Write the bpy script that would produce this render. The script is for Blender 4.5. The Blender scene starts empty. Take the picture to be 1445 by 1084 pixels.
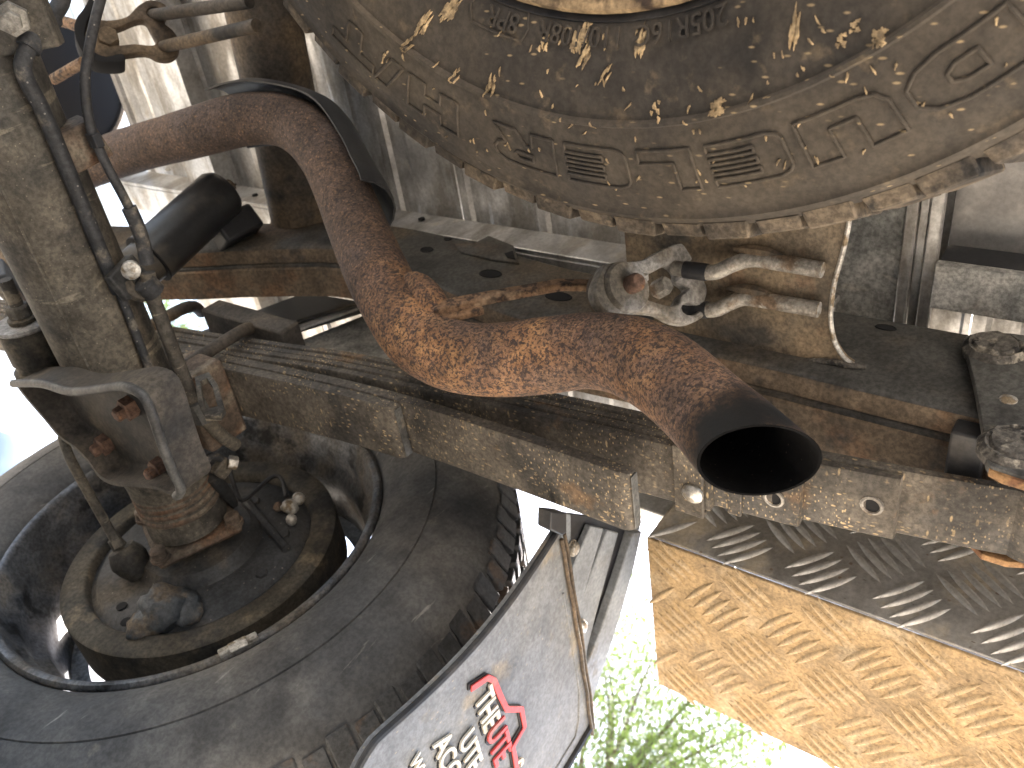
import bpy, bmesh, math, random
from mathutils import Vector, Matrix, noise as mnoise
random.seed(7)
sc = bpy.context.scene
col = sc.collection
# ------------------------------------------------------------------ camera
# world: x = towards the right side of the vehicle, y = towards its front, z = up; the lens is at the origin, 5 cm above the ground
CR = Vector((0.142392, -0.801155, 0.581270)); CD = Vector((0.829139, -0.224196, -0.512118)); CF = Vector((0.540605, 0.554875, 0.632345))
FPX = 1212.7
cam = bpy.data.objects.new('camera', bpy.data.cameras.new('camera')); col.objects.link(cam)
cam.matrix_world = Matrix((CR, -CD, -CF)).transposed().to_4x4()
cam.data.sensor_width = 36.0; cam.data.lens = FPX / 1445 * 36.0
cam.data.clip_start = 0.02; cam.data.clip_end = 2000
cam.data.dof.use_dof = True; cam.data.dof.focus_distance = 0.62; cam.data.dof.aperture_fstop = 13.0
sc.camera = cam
# ------------------------------------------------------------------ light
SUN_EL, SUN_AZ = math.radians(64), math.radians(84)           # azimuth clockwise from +y (front): from the right side
world = bpy.data.worlds.new('World'); sc.world = world; world.use_nodes = True
nt = world.node_tree; nt.nodes.clear()
wo = nt.nodes.new('ShaderNodeOutputWorld'); wb = nt.nodes.new('ShaderNodeBackground'); sk = nt.nodes.new('ShaderNodeTexSky')
sk.sky_type = 'NISHITA'; sk.sun_disc = False; sk.sun_elevation = SUN_EL; sk.sun_rotation = SUN_AZ
sk.dust_density = 4.0; sk.air_density = 1.0; sk.ozone_density = 1.0
wb.inputs['Strength'].default_value = 0.15
nt.links.new(sk.outputs[0], wb.inputs[0]); nt.links.new(wb.outputs[0], wo.inputs[0])
sl = bpy.data.lights.new('sun', 'SUN'); sl.energy = 3.2; sl.angle = math.radians(0.5); sl.color = (1.0, 0.955, 0.89)
sun = bpy.data.objects.new('sun', sl); col.objects.link(sun)
sdir = Vector((math.sin(SUN_AZ) * math.cos(SUN_EL), math.cos(SUN_AZ) * math.cos(SUN_EL), math.sin(SUN_EL)))
sun.rotation_euler = sdir.to_track_quat('Z', 'Y').to_euler()
vs = sc.view_settings; vs.view_transform = 'Standard'; vs.look = 'None'; vs.gamma = 1.0; vs.use_curve_mapping = False
vs.exposure = 2.45
sc.render.engine = 'CYCLES'
sc.cycles.max_bounces = 10; sc.cycles.diffuse_bounces = 6; sc.cycles.glossy_bounces = 5

# ------------------------------------------------------------------ helpers
def W(px, py, **k):
    """point seen at (px, py) of the photograph on the plane x=, y= or z=, or at depth d="""
    d = CR * ((px - 722.5) / FPX) + CD * ((py - 542.0) / FPX) + CF
    (a, v), = k.items()
    return d * v if a == 'd' else d * (v / d['xyz'.index(a)])
ORG = {}
def tag(o, label=None, cat=None, group=None, kind=None):
    if label: o['label'] = label
    if cat: o['category'] = cat
    if group: o['group'] = group
    if kind: o['kind'] = kind
    return o
def thing(name, loc, label, cat, group=None):
    o = bpy.data.objects.new(name, None); o.empty_display_size = .05; col.objects.link(o)
    o.location = loc; ORG[o.name] = Vector(loc)
    return tag(o, label, cat, group)
def link(name, me, mat, parent=None, smooth=True, bevel=0, subsurf=0, angle=35, wn=False):
    o = bpy.data.objects.new(name, me); col.objects.link(o)
    if mat is not None and not me.materials: me.materials.append(mat)
    if parent is not None: o.parent = parent
    ORG[o.name] = ORG.get(parent.name, Vector()) if parent is not None else Vector()
    if smooth:
        for p in me.polygons: p.use_smooth = True
        try: me.set_sharp_from_angle(angle=math.radians(angle))
        except Exception: pass
    if bevel:
        m = o.modifiers.new('bevel', 'BEVEL'); m.width = bevel; m.segments = 2; m.limit_method = 'ANGLE'; m.angle_limit = math.radians(40)
        m.harden_normals = False
    if subsurf:
        m = o.modifiers.new('subsurf', 'SUBSURF'); m.levels = subsurf; m.render_levels = subsurf
    return o
class MB:
    def __init__(s): s.v = []; s.f = []
    def add(s, vs, fs):
        n = len(s.v); s.v += [Vector(a) for a in vs]; s.f += [tuple(i + n for i in q) for q in fs]; return s
    def box(s, a, b):
        (x0, y0, z0), (x1, y1, z1) = a, b
        x0, x1 = min(x0, x1), max(x0, x1); y0, y1 = min(y0, y1), max(y0, y1); z0, z1 = min(z0, z1), max(z0, z1)
        return s.add([(x0,y0,z0),(x1,y0,z0),(x1,y1,z0),(x0,y1,z0),(x0,y0,z1),(x1,y0,z1),(x1,y1,z1),(x0,y1,z1)],
                     [(3,2,1,0),(4,5,6,7),(0,1,5,4),(1,2,6,5),(2,3,7,6),(3,0,4,7)])
    def obox(s, c, ax, ay, az):
        c, ax, ay, az = map(Vector, (c, ax, ay, az))
        vs = [c + ax*i + ay*j + az*k for k in (-1, 1) for i, j in ((-1,-1),(1,-1),(1,1),(-1,1))]
        return s.add(vs, [(3,2,1,0),(4,5,6,7),(0,1,5,4),(1,2,6,5),(2,3,7,6),(3,0,4,7)])
    def prism(s, pts, ext):
        pts = [Vector(p) for p in pts]; ext = Vector(ext); n = len(pts)
        fs = [tuple(range(n))[::-1], tuple(range(n, 2*n))] + [(i, (i+1) % n, n+(i+1) % n, n+i) for i in range(n)]
        return s.add(pts + [p + ext for p in pts], fs)
    def loft(s, rings, caps=True, closed=True):
        n = len(rings[0]); vs = [p for r in rings for p in r]; fs = []
        for i in range(len(rings)-1):
            for j in range(n if closed else n-1):
                k = (j+1) % n
                fs.append((i*n+j, i*n+k, (i+1)*n+k, (i+1)*n+j))
        if caps and closed: fs += [tuple(range(n))[::-1], tuple(range((len(rings)-1)*n, len(rings)*n))]
        return s.add(vs, fs)
    def tube(s, path, rad, seg=14, caps=True):
        path = [Vector(p) for p in path]; n = len(path)
        rad = rad if isinstance(rad, (list, tuple)) else [rad]*n
        t = (path[1]-path[0]).normalized(); u = t.orthogonal().normalized(); rings = []
        for i in range(n):
            t2 = (path[min(i+1, n-1)] - path[max(i-1, 0)]).normalized()
            q = t.rotation_difference(t2); u = (q @ u); u = (u - t2*u.dot(t2)).normalized(); t = t2; w = t.cross(u)
            rings.append([path[i] + (u*math.cos(a) + w*math.sin(a))*rad[i] for a in [2*math.pi*k/seg for k in range(seg)]])
        return s.loft(rings, caps)
    def lathe(s, c, axis, prof, seg=32, cap=False):
        """prof: (radius, distance along axis)"""
        c = Vector(c); axis = Vector(axis).normalized(); u = axis.orthogonal().normalized(); w = axis.cross(u)
        rings = [[c + axis*h + (u*math.cos(a) + w*math.sin(a))*max(r, 1e-5) for a in [2*math.pi*k/seg for k in range(seg)]] for r, h in prof]
        return s.loft(rings, cap)
    def hexnut(s, c, axis, r, h):
        return s.lathe(c, axis, [(r, 0), (r, h*.85), (r*.86, h)], 6, True)
    def build(s, name, mat, parent=None, **k):
        org = ORG.get(parent.name, Vector()) if parent is not None else Vector()
        me = bpy.data.meshes.new(name); me.from_pydata([tuple(p - org) for p in s.v], [], s.f); me.update()
        bm = bmesh.new(); bm.from_mesh(me); bmesh.ops.recalc_face_normals(bm, faces=bm.faces); bm.to_mesh(me); bm.free()
        return link(name, me, mat, parent, **k)
def spline(pts, n=6):
    """Catmull-Rom through pts (Vectors or tuples of any length)"""
    pts = [tuple(p) for p in pts]; P = [pts[0]] + pts + [pts[-1]]; out = []
    for i in range(1, len(P)-2):
        for k in range(n):
            t = k/n; a, b, c, d = P[i-1:i+3]
            out.append(tuple(.5*(2*b[j] + (c[j]-a[j])*t + (2*a[j]-5*b[j]+4*c[j]-d[j])*t*t + (3*b[j]-a[j]-3*c[j]+d[j])*t**3) for j in range(len(b))))
    out.append(pts[-1]); return out
def lerp_tab(tab, x):
    tab = sorted(tab)
    if x <= tab[0][0]:
        (a, b), (c, d) = tab[0], tab[1]; return b + (d-b)*(x-a)/(c-a)
    for (a, b), (c, d) in zip(tab, tab[1:]):
        if x <= c: return b + (d-b)*(x-a)/(c-a)
    (a, b), (c, d) = tab[-2], tab[-1]; return d + (d-b)*(x-c)/(c-a)
def smooth_tab(tab, n=8):
    return [(p[0], p[1]) for p in spline(sorted(tab), n)]
def curve_mesh(loops, thick, bev=0.0, cyclic=True):
    """filled 2-D outline with holes -> mesh verts (u, v, w) with w in +-thick/2"""
    cu = bpy.data.curves.new('outline', 'CURVE'); cu.dimensions = '2D'; cu.fill_mode = 'BOTH'
    for lp in loops:
        sp = cu.splines.new('POLY'); sp.points.add(len(lp)-1); sp.use_cyclic_u = True
        for p, q in zip(sp.points, lp): p.co = (q[0], q[1], 0, 1)
    cu.extrude = max(thick/2 - bev, 0.0); cu.bevel_depth = bev; cu.bevel_resolution = 1; cu.offset = -bev
    o = bpy.data.objects.new('outline', cu); col.objects.link(o)
    dg = bpy.context.evaluated_depsgraph_get(); me = bpy.data.meshes.new_from_object(o.evaluated_get(dg))
    bpy.data.objects.remove(o); bpy.data.curves.remove(cu)
    return me
def plate_x(name, outline, x, thick, mat, parent, holes=(), bev=.001, px=True):
    """flat plate in a plane x = const; outline from picture points (or (y, z) pairs); thick grows towards the camera side (-x)"""
    cv = (lambda q: W(q[0], q[1], x=x).yz) if px else (lambda q: Vector(q))
    loops = [[tuple(cv(q)) for q in lp] for lp in [outline] + list(holes)]
    me = curve_mesh(loops, thick, bev); org = ORG.get(parent.name, Vector()) if parent is not None else Vector()
    for v in me.vertices:
        u, w, h = v.co; v.co = Vector((x + h, u, w)) - org
    me.name = name; me.materials.clear()
    bm = bmesh.new(); bm.from_mesh(me); bmesh.ops.remove_doubles(bm, verts=bm.verts, dist=1e-6); bmesh.ops.recalc_face_normals(bm, faces=bm.faces); bm.to_mesh(me); bm.free()
    return link(name, me, mat, parent, angle=30)
def plate_n(name, outline, P0, n_, thick, mat, parent, holes=(), bev=.001):
    """flat plate in the plane through P0 with normal n_"""
    P0 = Vector(P0); n_ = Vector(n_).normalized(); u = Vector((0, 0, 1)).cross(n_).normalized(); w = n_.cross(u)
    def cv(q):
        r = W(q[0], q[1], d=1.0); p = r*(P0.dot(n_)/r.dot(n_)) - P0; return (p.dot(u), p.dot(w))
    me = curve_mesh([[cv(q) for q in lp] for lp in [outline] + list(holes)], thick, bev); org = ORG[parent.name]
    for v in me.vertices: v.co = P0 + u*v.co.x + w*v.co.y + n_*v.co.z - org
    me.name = name; me.materials.clear()
    bm = bmesh.new(); bm.from_mesh(me); bmesh.ops.remove_doubles(bm, verts=bm.verts, dist=1e-6); bmesh.ops.recalc_face_normals(bm, faces=bm.faces); bm.to_mesh(me); bm.free()
    return link(name, me, mat, parent, angle=30)
def on_plane(px, py, P0, n_):
    r = W(px, py, d=1.0); n_ = Vector(n_); return r*(Vector(P0).dot(n_)/r.dot(n_))
def text_mesh(body, size, extrude, shear=0, offset=0, space=1.0, bevel=0):
    cu = bpy.data.curves.new('txt', 'FONT'); cu.body = body; cu.size = size; cu.extrude = extrude; cu.shear = shear; cu.offset = offset
    cu.space_character = space; cu.resolution_u = 3; cu.bevel_depth = bevel
    o = bpy.data.objects.new('txt', cu); col.objects.link(o)
    dg = bpy.context.evaluated_depsgraph_get(); me = bpy.data.meshes.new_from_object(o.evaluated_get(dg))
    bpy.data.objects.remove(o); bpy.data.curves.remove(cu); me.materials.clear()
    return me

# ------------------------------------------------------------------ materials
MATS = {}
def M(name, base, rough=.6, metal=0.0, layers=(), bump=(), coat=0, spec=.5, soot=None, rvar=0, grit=.38, dim=1.0, world=False):
    """layers: dict(c, s scale, lo, hi, amt, st stretch, kind noise|vor, r roughness, d detail) painted one over the other"""
    m = bpy.data.materials.new(name); m.use_nodes = True; MATS[name] = m
    n = m.node_tree.nodes; L = m.node_tree.links; b = n['Principled BSDF']
    b.inputs['Roughness'].default_value = rough; b.inputs['Metallic'].default_value = metal
    b.inputs['Specular IOR Level'].default_value = spec
    tc = n.new('ShaderNodeTexCoord'); cot = n.new('ShaderNodeNewGeometry').outputs['Position'] if world else tc.outputs['Object']
    def tex(ly, i):
        mp = n.new('ShaderNodeMapping'); mp.inputs['Scale'].default_value = ly.get('st', (1, 1, 1)); mp.inputs['Rotation'].default_value = ly.get('rot', (0, 0, 0))
        mp.inputs['Location'].default_value = (i*3.7, i*1.3, i*2.1)
        L.new(cot, mp.inputs[0])
        if ly.get('kind') == 'grad':
            sx = n.new('ShaderNodeSeparateXYZ'); L.new(tc.outputs['Object'], sx.inputs[0])
            t = n.new('ShaderNodeTexNoise'); t.inputs['Scale'].default_value = ly['s']; t.inputs['Detail'].default_value = 6; L.new(tc.outputs['Object'], t.inputs['Vector'])
            ad = n.new('ShaderNodeMath'); ad.operation = 'MULTIPLY_ADD'; ad.inputs[1].default_value = ly.get('w', .2); L.new(t.outputs['Fac'], ad.inputs[0]); L.new(sx.outputs[ly['ax']], ad.inputs[2]); return ad.outputs[0]
        if ly.get('kind') == 'vor':
            t = n.new('ShaderNodeTexVoronoi'); t.inputs['Scale'].default_value = ly['s']; t.inputs['Randomness'].default_value = 1
            L.new(mp.outputs[0], t.inputs['Vector']); return t.outputs['Distance']
        t = n.new('ShaderNodeTexNoise'); t.inputs['Scale'].default_value = ly['s']; t.inputs['Detail'].default_value = ly.get('d', 4)
        t.inputs['Roughness'].default_value = ly.get('rg', .6); t.inputs['Distortion'].default_value = ly.get('dist', 0)
        L.new(mp.outputs[0], t.inputs['Vector']); return t.outputs['Fac']
    def mapr(out, lo, hi, a=0.0, c=1.0):
        r = n.new('ShaderNodeMapRange'); r.inputs['From Min'].default_value = lo; r.inputs['From Max'].default_value = hi
        r.inputs['To Min'].default_value = a; r.inputs['To Max'].default_value = c; r.interpolation_type = 'SMOOTHSTEP'
        L.new(out, r.inputs['Value']); return r.outputs[0]
    cur = None; rcur = None; mcur = None
    def mixc(fac, c):
        nonlocal cur
        mx = n.new('ShaderNodeMix'); mx.data_type = 'RGBA'
        if cur is None: mx.inputs['A'].default_value = (*base, 1)
        else: L.new(cur, mx.inputs['A'])
        mx.inputs['B'].default_value = (*c, 1); L.new(fac, mx.inputs['Factor']); cur = mx.outputs['Result']
    def mixf(fac, v, c, d0):
        mx = n.new('ShaderNodeMix'); mx.data_type = 'FLOAT'
        if c is None: mx.inputs['A'].default_value = d0
        else: L.new(c, mx.inputs['A'])
        mx.inputs['B'].default_value = v; L.new(fac, mx.inputs['Factor']); return mx.outputs['Result']
    for i, ly in enumerate(layers):
        fac = mapr(tex(ly, i), ly['lo'], ly['hi'], 0.0, ly.get('amt', 1.0))
        if 'mask' in ly:
            ml = ly['mask']; mf = mapr(tex(ml, i+9), ml['lo'], ml['hi'])
            mu = n.new('ShaderNodeMath'); mu.operation = 'MULTIPLY'; L.new(fac, mu.inputs[0]); L.new(mf, mu.inputs[1]); fac = mu.outputs[0]
        mixc(fac, ly['c'])
        if 'r' in ly: rcur = mixf(fac, ly['r'], rcur, rough)
        if 'm' in ly: mcur = mixf(fac, ly['m'], mcur, metal)
    if soot:                                                     # burnt, sooty end of a pipe
        pt, r0, r1 = soot
        vd = n.new('ShaderNodeVectorMath'); vd.operation = 'DISTANCE'; vd.inputs[1].default_value = pt; L.new(tc.outputs['Object'], vd.inputs[0])
        ns = tex(dict(s=60, d=5), 5); ad = n.new('ShaderNodeMath'); ad.operation = 'MULTIPLY_ADD'; ad.inputs[1].default_value = .022; L.new(ns, ad.inputs[0]); L.new(vd.outputs['Value'], ad.inputs[2])
        fac = mapr(ad.outputs[0], r1, r0); mixc(fac, (.0035, .0034, .0036)); rcur = mixf(fac, .75, rcur, rough)
    if grit:                                                     # fine and middle-sized grime: the colour wanders up and down
        g1 = mapr(tex(dict(s=230, d=6, rg=.7), 41), .34, .66, 1-grit, 1+grit*.8); g2 = mapr(tex(dict(s=24, d=6, rg=.65), 42), .34, .66, 1-grit*.9, 1+grit*.6)
        mu = n.new('ShaderNodeMath'); mu.operation = 'MULTIPLY'; L.new(g1, mu.inputs[0]); L.new(g2, mu.inputs[1])
        m2 = n.new('ShaderNodeMath'); m2.operation = 'MULTIPLY'; L.new(mu.outputs[0], m2.inputs[0]); m2.inputs[1].default_value = dim
        vm = n.new('ShaderNodeVectorMath'); vm.operation = 'SCALE'; L.new(m2.outputs[0], vm.inputs['Scale'])
        if cur is None: vm.inputs[0].default_value = base
        else: L.new(cur, vm.inputs[0])
        cur = vm.outputs[0]
    if cur is None: b.inputs['Base Color'].default_value = (*base, 1)
    else: L.new(cur, b.inputs['Base Color'])
    if rvar:
        fr = tex(dict(s=30, d=5), 21); rcur2 = mapr(fr, .3, .7, max(rough-rvar, .05), min(rough+rvar, 1))
        if rcur is None: L.new(rcur2, b.inputs['Roughness'])
        else: L.new(rcur, b.inputs['Roughness'])
    elif rcur is not None: L.new(rcur, b.inputs['Roughness'])
    if mcur is not None: L.new(mcur, b.inputs['Metallic'])
    if bump:
        prev = None
        for i, bl in enumerate(bump):
            bn = n.new('ShaderNodeBump'); bn.inputs['Strength'].default_value = bl.get('k', .4); bn.inputs['Distance'].default_value = bl.get('h', .001)
            L.new(tex(bl, 30+i), bn.inputs['Height'])
            if prev is not None: L.new(prev, bn.inputs['Normal'])
            prev = bn.outputs[0]
        L.new(prev, b.inputs['Normal'])
    if coat: b.inputs['Coat Weight'].default_value = coat
    return m
RUST, RUSTD, DUST, MUD = (.30, .115, .035), (.055, .035, .025), (.20, .145, .085), (.52, .39, .22)
fleck = lambda s=120, amt=.9, lo=.26, hi=.16, st=(1, .45, 1), rot=(0, 0, .5): dict(kind='vor', s=s, lo=lo, hi=hi, st=st, rot=rot, c=MUD, amt=amt, r=.95, m=0.0, mask=dict(s=14, lo=.42, hi=.6, d=3))
TIP = W(1060, 641, d=.50)
EXH = Vector((.33, .45, .40))                                       # base point of the exhaust
m_pipe = M('rusted_pipe', (.30, .155, .075), .9, 0, [
    dict(c=(.43, .235, .105), s=70, lo=.42, hi=.68, d=6),
    dict(c=(.175, .105, .072), s=16, lo=.44, hi=.62, d=5, amt=.7),
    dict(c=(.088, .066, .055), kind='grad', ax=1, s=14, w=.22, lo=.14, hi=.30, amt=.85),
    dict(c=(.115, .09, .082), s=7, lo=.47, hi=.62, d=5, amt=.65),
    dict(c=(.060, .042, .036), s=430, lo=.50, hi=.57, d=3, rg=.65, amt=.9),
    dict(c=(.050, .037, .034), s=210, lo=.54, hi=.59, d=4, amt=.85),
    dict(c=(.44, .25, .12), s=420, lo=.60, hi=.68, d=2, amt=.5)],
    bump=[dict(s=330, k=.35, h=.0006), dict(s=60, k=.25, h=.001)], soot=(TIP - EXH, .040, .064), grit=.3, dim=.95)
m_soot = M('soot', (.0035, .0034, .0036), 1.0, 0, [dict(c=(.10, .07, .05), kind='vor', s=160, lo=.12, hi=.06, amt=.35)], spec=.15, bump=[dict(s=150, k=.4, h=.0008)])
m_rustbar = M('rusted_bar', (.21, .125, .07), .85, 0, [dict(c=RUSTD, s=120, lo=.5, hi=.6), dict(c=(.34, .23, .14), s=40, lo=.52, hi=.68)], bump=[dict(s=150, k=.4, h=.0008)])
m_tyre = M('dusty_rubber', (.060, .053, .046), .82, 0, [
    dict(c=(.130, .106, .078), s=9, lo=.36, hi=.66, d=7, amt=.75),
    dict(c=(.028, .026, .024), s=16, lo=.52, hi=.68, d=6, amt=.7),
    dict(c=(.25, .19, .12), s=60, lo=.58, hi=.74, d=5, amt=.55),
    dict(c=MUD, kind='vor', s=46, st=(1, .4, 1), rot=(0, 0, .3), lo=.12, hi=.06, amt=.6, mask=dict(s=7, lo=.48, hi=.58)),
    dict(c=MUD, kind='vor', s=190, st=(1, .35, 1), rot=(0, 0, .5), lo=.18, hi=.07, amt=.75, mask=dict(s=10, lo=.42, hi=.56))],
    bump=[dict(s=45, k=.15, h=.001), dict(s=300, k=.15, h=.0005)], spec=.35, dim=.88, grit=.2)
m_splat = M('dried_mud_splash', (.50, .37, .21), .95, 0, [dict(c=(.24, .18, .11), s=130, lo=.45, hi=.6)], bump=[dict(s=200, k=.6, h=.001)])
m_tread = M('worn_tread_rubber', (.085, .072, .058), .85, 0, [
    dict(c=(.23, .18, .125), s=22, lo=.42, hi=.62, d=6, amt=.8), dict(c=(.03, .028, .026), s=35, lo=.54, hi=.66, d=5),
    dict(c=(.42, .33, .22), s=70, lo=.6, hi=.74, d=5, amt=.7)], bump=[dict(s=120, k=.4, h=.001)], spec=.35, dim=.8, world=True)
m_tyre2 = M('grey_road_rubber', (.062, .062, .063), .8, 0, [
    dict(c=(.135, .128, .118), s=7, lo=.38, hi=.66, d=6, amt=.8), dict(c=(.036, .036, .037), s=12, lo=.5, hi=.66, d=5, amt=.6),
    dict(c=(.17, .155, .13), s=40, lo=.62, hi=.76, d=6, amt=.5), dict(c=(.24, .23, .21), s=26, st=(1, 5, .5), rot=(.5, 0, 0), lo=.66, hi=.72, d=4, amt=.6)], bump=[dict(s=200, k=.15, h=.0006)], spec=.4, grit=.22, dim=1.35)
m_tread2 = M('dirty_tread_rubber', (.085, .087, .09), .6, 0, [dict(c=(.16, .10, .06), s=26, lo=.5, hi=.64, d=6, amt=.75)], bump=[dict(s=150, k=.3, h=.0008)], world=True, dim=.62)
m_rim = M('dusty_steel_rim', (.13, .135, .145), .42, .6, [dict(c=(.15, .125, .095), s=14, lo=.42, hi=.62, d=6, m=0., r=.9, amt=.8), dict(c=(.012, .012, .013), s=30, lo=.55, hi=.68, amt=.8)], bump=[dict(s=90, k=.2, h=.0008)])
m_rimy = M('cream_rim', (.42, .30, .17), .7, .1, [dict(c=RUSTD, s=40, lo=.5, hi=.66), dict(c=DUST, s=15, lo=.45, hi=.6)])
m_axle = M('grimy_axle_paint', (.108, .098, .082), .78, 0, [
    dict(c=(.185, .155, .115), s=10, lo=.40, hi=.64, d=7, amt=.8), dict(c=(.045, .040, .035), s=16, lo=.52, hi=.66, d=6, amt=.8),
    dict(c=(.36, .31, .23), s=12, st=(3.4, .6, .6), lo=.59, hi=.625, d=7, amt=.65, dist=.8), 
    dict(c=(.5, .42, .3), kind='vor', s=170, lo=.13, hi=.05, amt=.6)], bump=[dict(s=60, k=.3, h=.001), dict(s=16, k=.35, h=.003)], dim=.86)
m_axrust = M('rusty_flange', (.15, .11, .08), .85, 0, [dict(c=(.19, .10, .055), s=24, lo=.50, hi=.66, amt=.8), dict(c=(.26, .215, .16), s=30, lo=.52, hi=.66)], bump=[dict(s=80, k=.4, h=.0012)], dim=.75)
m_drum = M('black_greasy_plate', (.042, .043, .045), .6, .1, [dict(c=(.11, .09, .065), s=11, lo=.48, hi=.68, d=6, r=.9, amt=.8), dict(c=(.34, .30, .24), kind='vor', s=90, lo=.1, hi=.04, amt=.6)], bump=[dict(s=70, k=.35, h=.0012)])
m_drumring = M('dusty_drum_edge', (.115, .098, .072), .8, .1, [dict(c=(.05, .047, .043), s=16, lo=.45, hi=.62, d=6), dict(c=(.24, .19, .125), s=22, lo=.55, hi=.7)], bump=[dict(s=80, k=.3, h=.001)], dim=.68)
m_grease = M('grey_grease_lump', (.06, .066, .072), .6, 0, [dict(c=(.14, .11, .08), s=28, lo=.45, hi=.6, r=.9)], bump=[dict(s=60, k=.6, h=.003)])
m_leaf = M('mud_flecked_spring_steel', (.085, .075, .062), .72, .15, [
    dict(c=(.140, .120, .095), s=9, lo=.40, hi=.62, d=6, amt=.9, m=0, r=.9), dict(c=(.040, .039, .038), s=13, lo=.5, hi=.66, d=5, amt=.7),
    dict(c=(.26, .15, .07), s=18, lo=.62, hi=.72, d=5, amt=.5), fleck(230, .8, .27, .14), fleck(360, .8, .27, .15, st=(.5, 1, 1), rot=(0, 0, -.6)), fleck(140, .75, .19, .10, st=(.32, 1, 1), rot=(0, 0, .5))], bump=[dict(s=140, k=.3, h=.0008)], dim=1.0)
m_leafd = M('dark_spring_steel', (.030, .031, .033), .6, .25, [dict(c=(.075, .065, .055), s=16, st=(1, .25, 1), lo=.45, hi=.66, d=6, amt=.7), dict(c=(.26, .105, .03), s=9, st=(1, .3, 1), lo=.60, hi=.70, amt=.65), dict(c=(.3, .25, .18), kind='vor', s=150, lo=.12, hi=.05, amt=.5)], bump=[dict(s=140, k=.2, h=.0006)])
m_chas = M('worn_chassis_paint', (.085, .083, .077), .62, .05, [
    dict(c=(.135, .105, .072), s=8, lo=.42, hi=.64, d=6, amt=.85, r=.85), dict(c=(.16, .09, .05), s=11, st=(1, .5, 1), lo=.58, hi=.70, d=6, amt=.5), dict(c=(.034, .035, .037), s=9, lo=.54, hi=.68, amt=.6)], bump=[dict(s=70, k=.2, h=.0008)], dim=.8)
m_chasd = M('rusty_rail_lip', (.135, .100, .066), .8, 0, [dict(c=(.18, .105, .058), s=14, lo=.46, hi=.64, d=6), dict(c=(.06, .05, .042), s=20, lo=.54, hi=.68)], bump=[dict(s=80, k=.25, h=.001)])
m_pan = M('grimy_pressed_steel', (.058, .050, .042), .75, .05, [dict(c=(.10, .082, .06), s=14, lo=.45, hi=.64, d=6), dict(c=(.025, .024, .023), s=10, lo=.52, hi=.66)], bump=[dict(s=70, k=.3, h=.001)])
m_cross = M('dirty_crossmember', (.062, .052, .042), .75, 0, [dict(c=(.14, .10, .06), s=9, lo=.45, hi=.64, d=6), dict(c=(.02, .02, .02), s=14, lo=.54, hi=.68)], bump=[dict(s=40, k=.3, h=.0015)])
m_alu = M('weathered_aluminium', (.62, .62, .615), .36, .85, [dict(c=(.34, .32, .29), s=7, st=(1, 3, 1), lo=.42, hi=.62, d=6, r=.55), dict(c=(.40, .36, .30), s=26, lo=.56, hi=.72, d=6, m=.2, r=.8, amt=.7)], bump=[dict(s=40, k=.08, h=.0008)], rvar=.12, grit=.16)
m_alud = M('dull_grey_panel', (.20, .20, .20), .38, .5, [dict(c=(.26, .25, .24), s=6, st=(3, 1, 1), lo=.4, hi=.65, d=5)], rvar=.1, grit=.12)
m_alumot = M('mottled_aluminium', (.46, .455, .43), .42, .45, [dict(c=(.27, .275, .265), s=14, lo=.44, hi=.64, d=7, dist=.8), dict(c=(.56, .53, .46), s=45, st=(1, .4, 1), lo=.60, hi=.70, d=5, dist=1.5, amt=.6), dict(c=DUST, s=12, lo=.56, hi=.7, m=0, r=.9, amt=.5)], bump=[dict(s=50, k=.15, h=.0008)], rvar=.12)
m_checker = M('checker_plate_aluminium', (.56, .55, .53), .48, .72, [dict(c=(.36, .34, .31), s=8, lo=.42, hi=.64, d=6), dict(c=(.50, .42, .30), s=18, lo=.48, hi=.66, d=6, m=.1, r=.9, amt=.75),
    dict(c=(.13, .085, .045), kind='vor', s=170, st=(1, .35, 1), rot=(0, 0, .7), lo=.16, hi=.07, amt=.75, m=0, mask=dict(s=9, lo=.40, hi=.55)), dict(c=(.18, .10, .05), kind='vor', s=46, lo=.1, hi=.05, amt=.7, m=0)], bump=[dict(s=160, k=.2, h=.0006)], grit=.15)
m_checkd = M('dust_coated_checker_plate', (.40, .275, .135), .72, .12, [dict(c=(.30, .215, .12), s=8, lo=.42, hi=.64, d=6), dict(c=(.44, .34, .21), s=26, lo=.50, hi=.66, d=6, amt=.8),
    dict(c=(.15, .095, .05), kind='vor', s=190, st=(1, .30, 1), rot=(0, 0, .62), lo=.21, hi=.10, amt=.75, mask=dict(s=9, lo=.36, hi=.52)), dict(c=(.14, .09, .045), kind='vor', s=330, st=(1, .4, 1), rot=(0, 0, .62), lo=.20, hi=.09, amt=.7), dict(c=(.14, .085, .04), kind='vor', s=40, lo=.10, hi=.05, amt=.8)], bump=[dict(s=190, k=.3, h=.0007)], grit=.3, dim=.88)  # yellow base has the warm ground bounce painted in; dust and flecks over it
m_rubber = M('grey_rubber_mount', (.30, .29, .275), .72, 0, [dict(c=(.19, .165, .13), s=22, lo=.45, hi=.62, d=5), dict(c=(.42, .40, .37), s=14, lo=.54, hi=.7)], bump=[dict(s=90, k=.2, h=.0008)])
m_rubberb = M('brown_rubber_mount', (.085, .062, .042), .8, 0, [dict(c=(.14, .10, .06), s=20, lo=.45, hi=.62)], bump=[dict(s=90, k=.25, h=.0008)])
m_rod = M('steel_rod', (.33, .31, .275), .5, .4, [dict(c=(.17, .12, .08), s=28, lo=.46, hi=.60, d=5, m=0, r=.9), dict(c=(.42, .40, .36), s=50, lo=.6, hi=.7)], bump=[dict(s=120, k=.3, h=.0007)])
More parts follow.
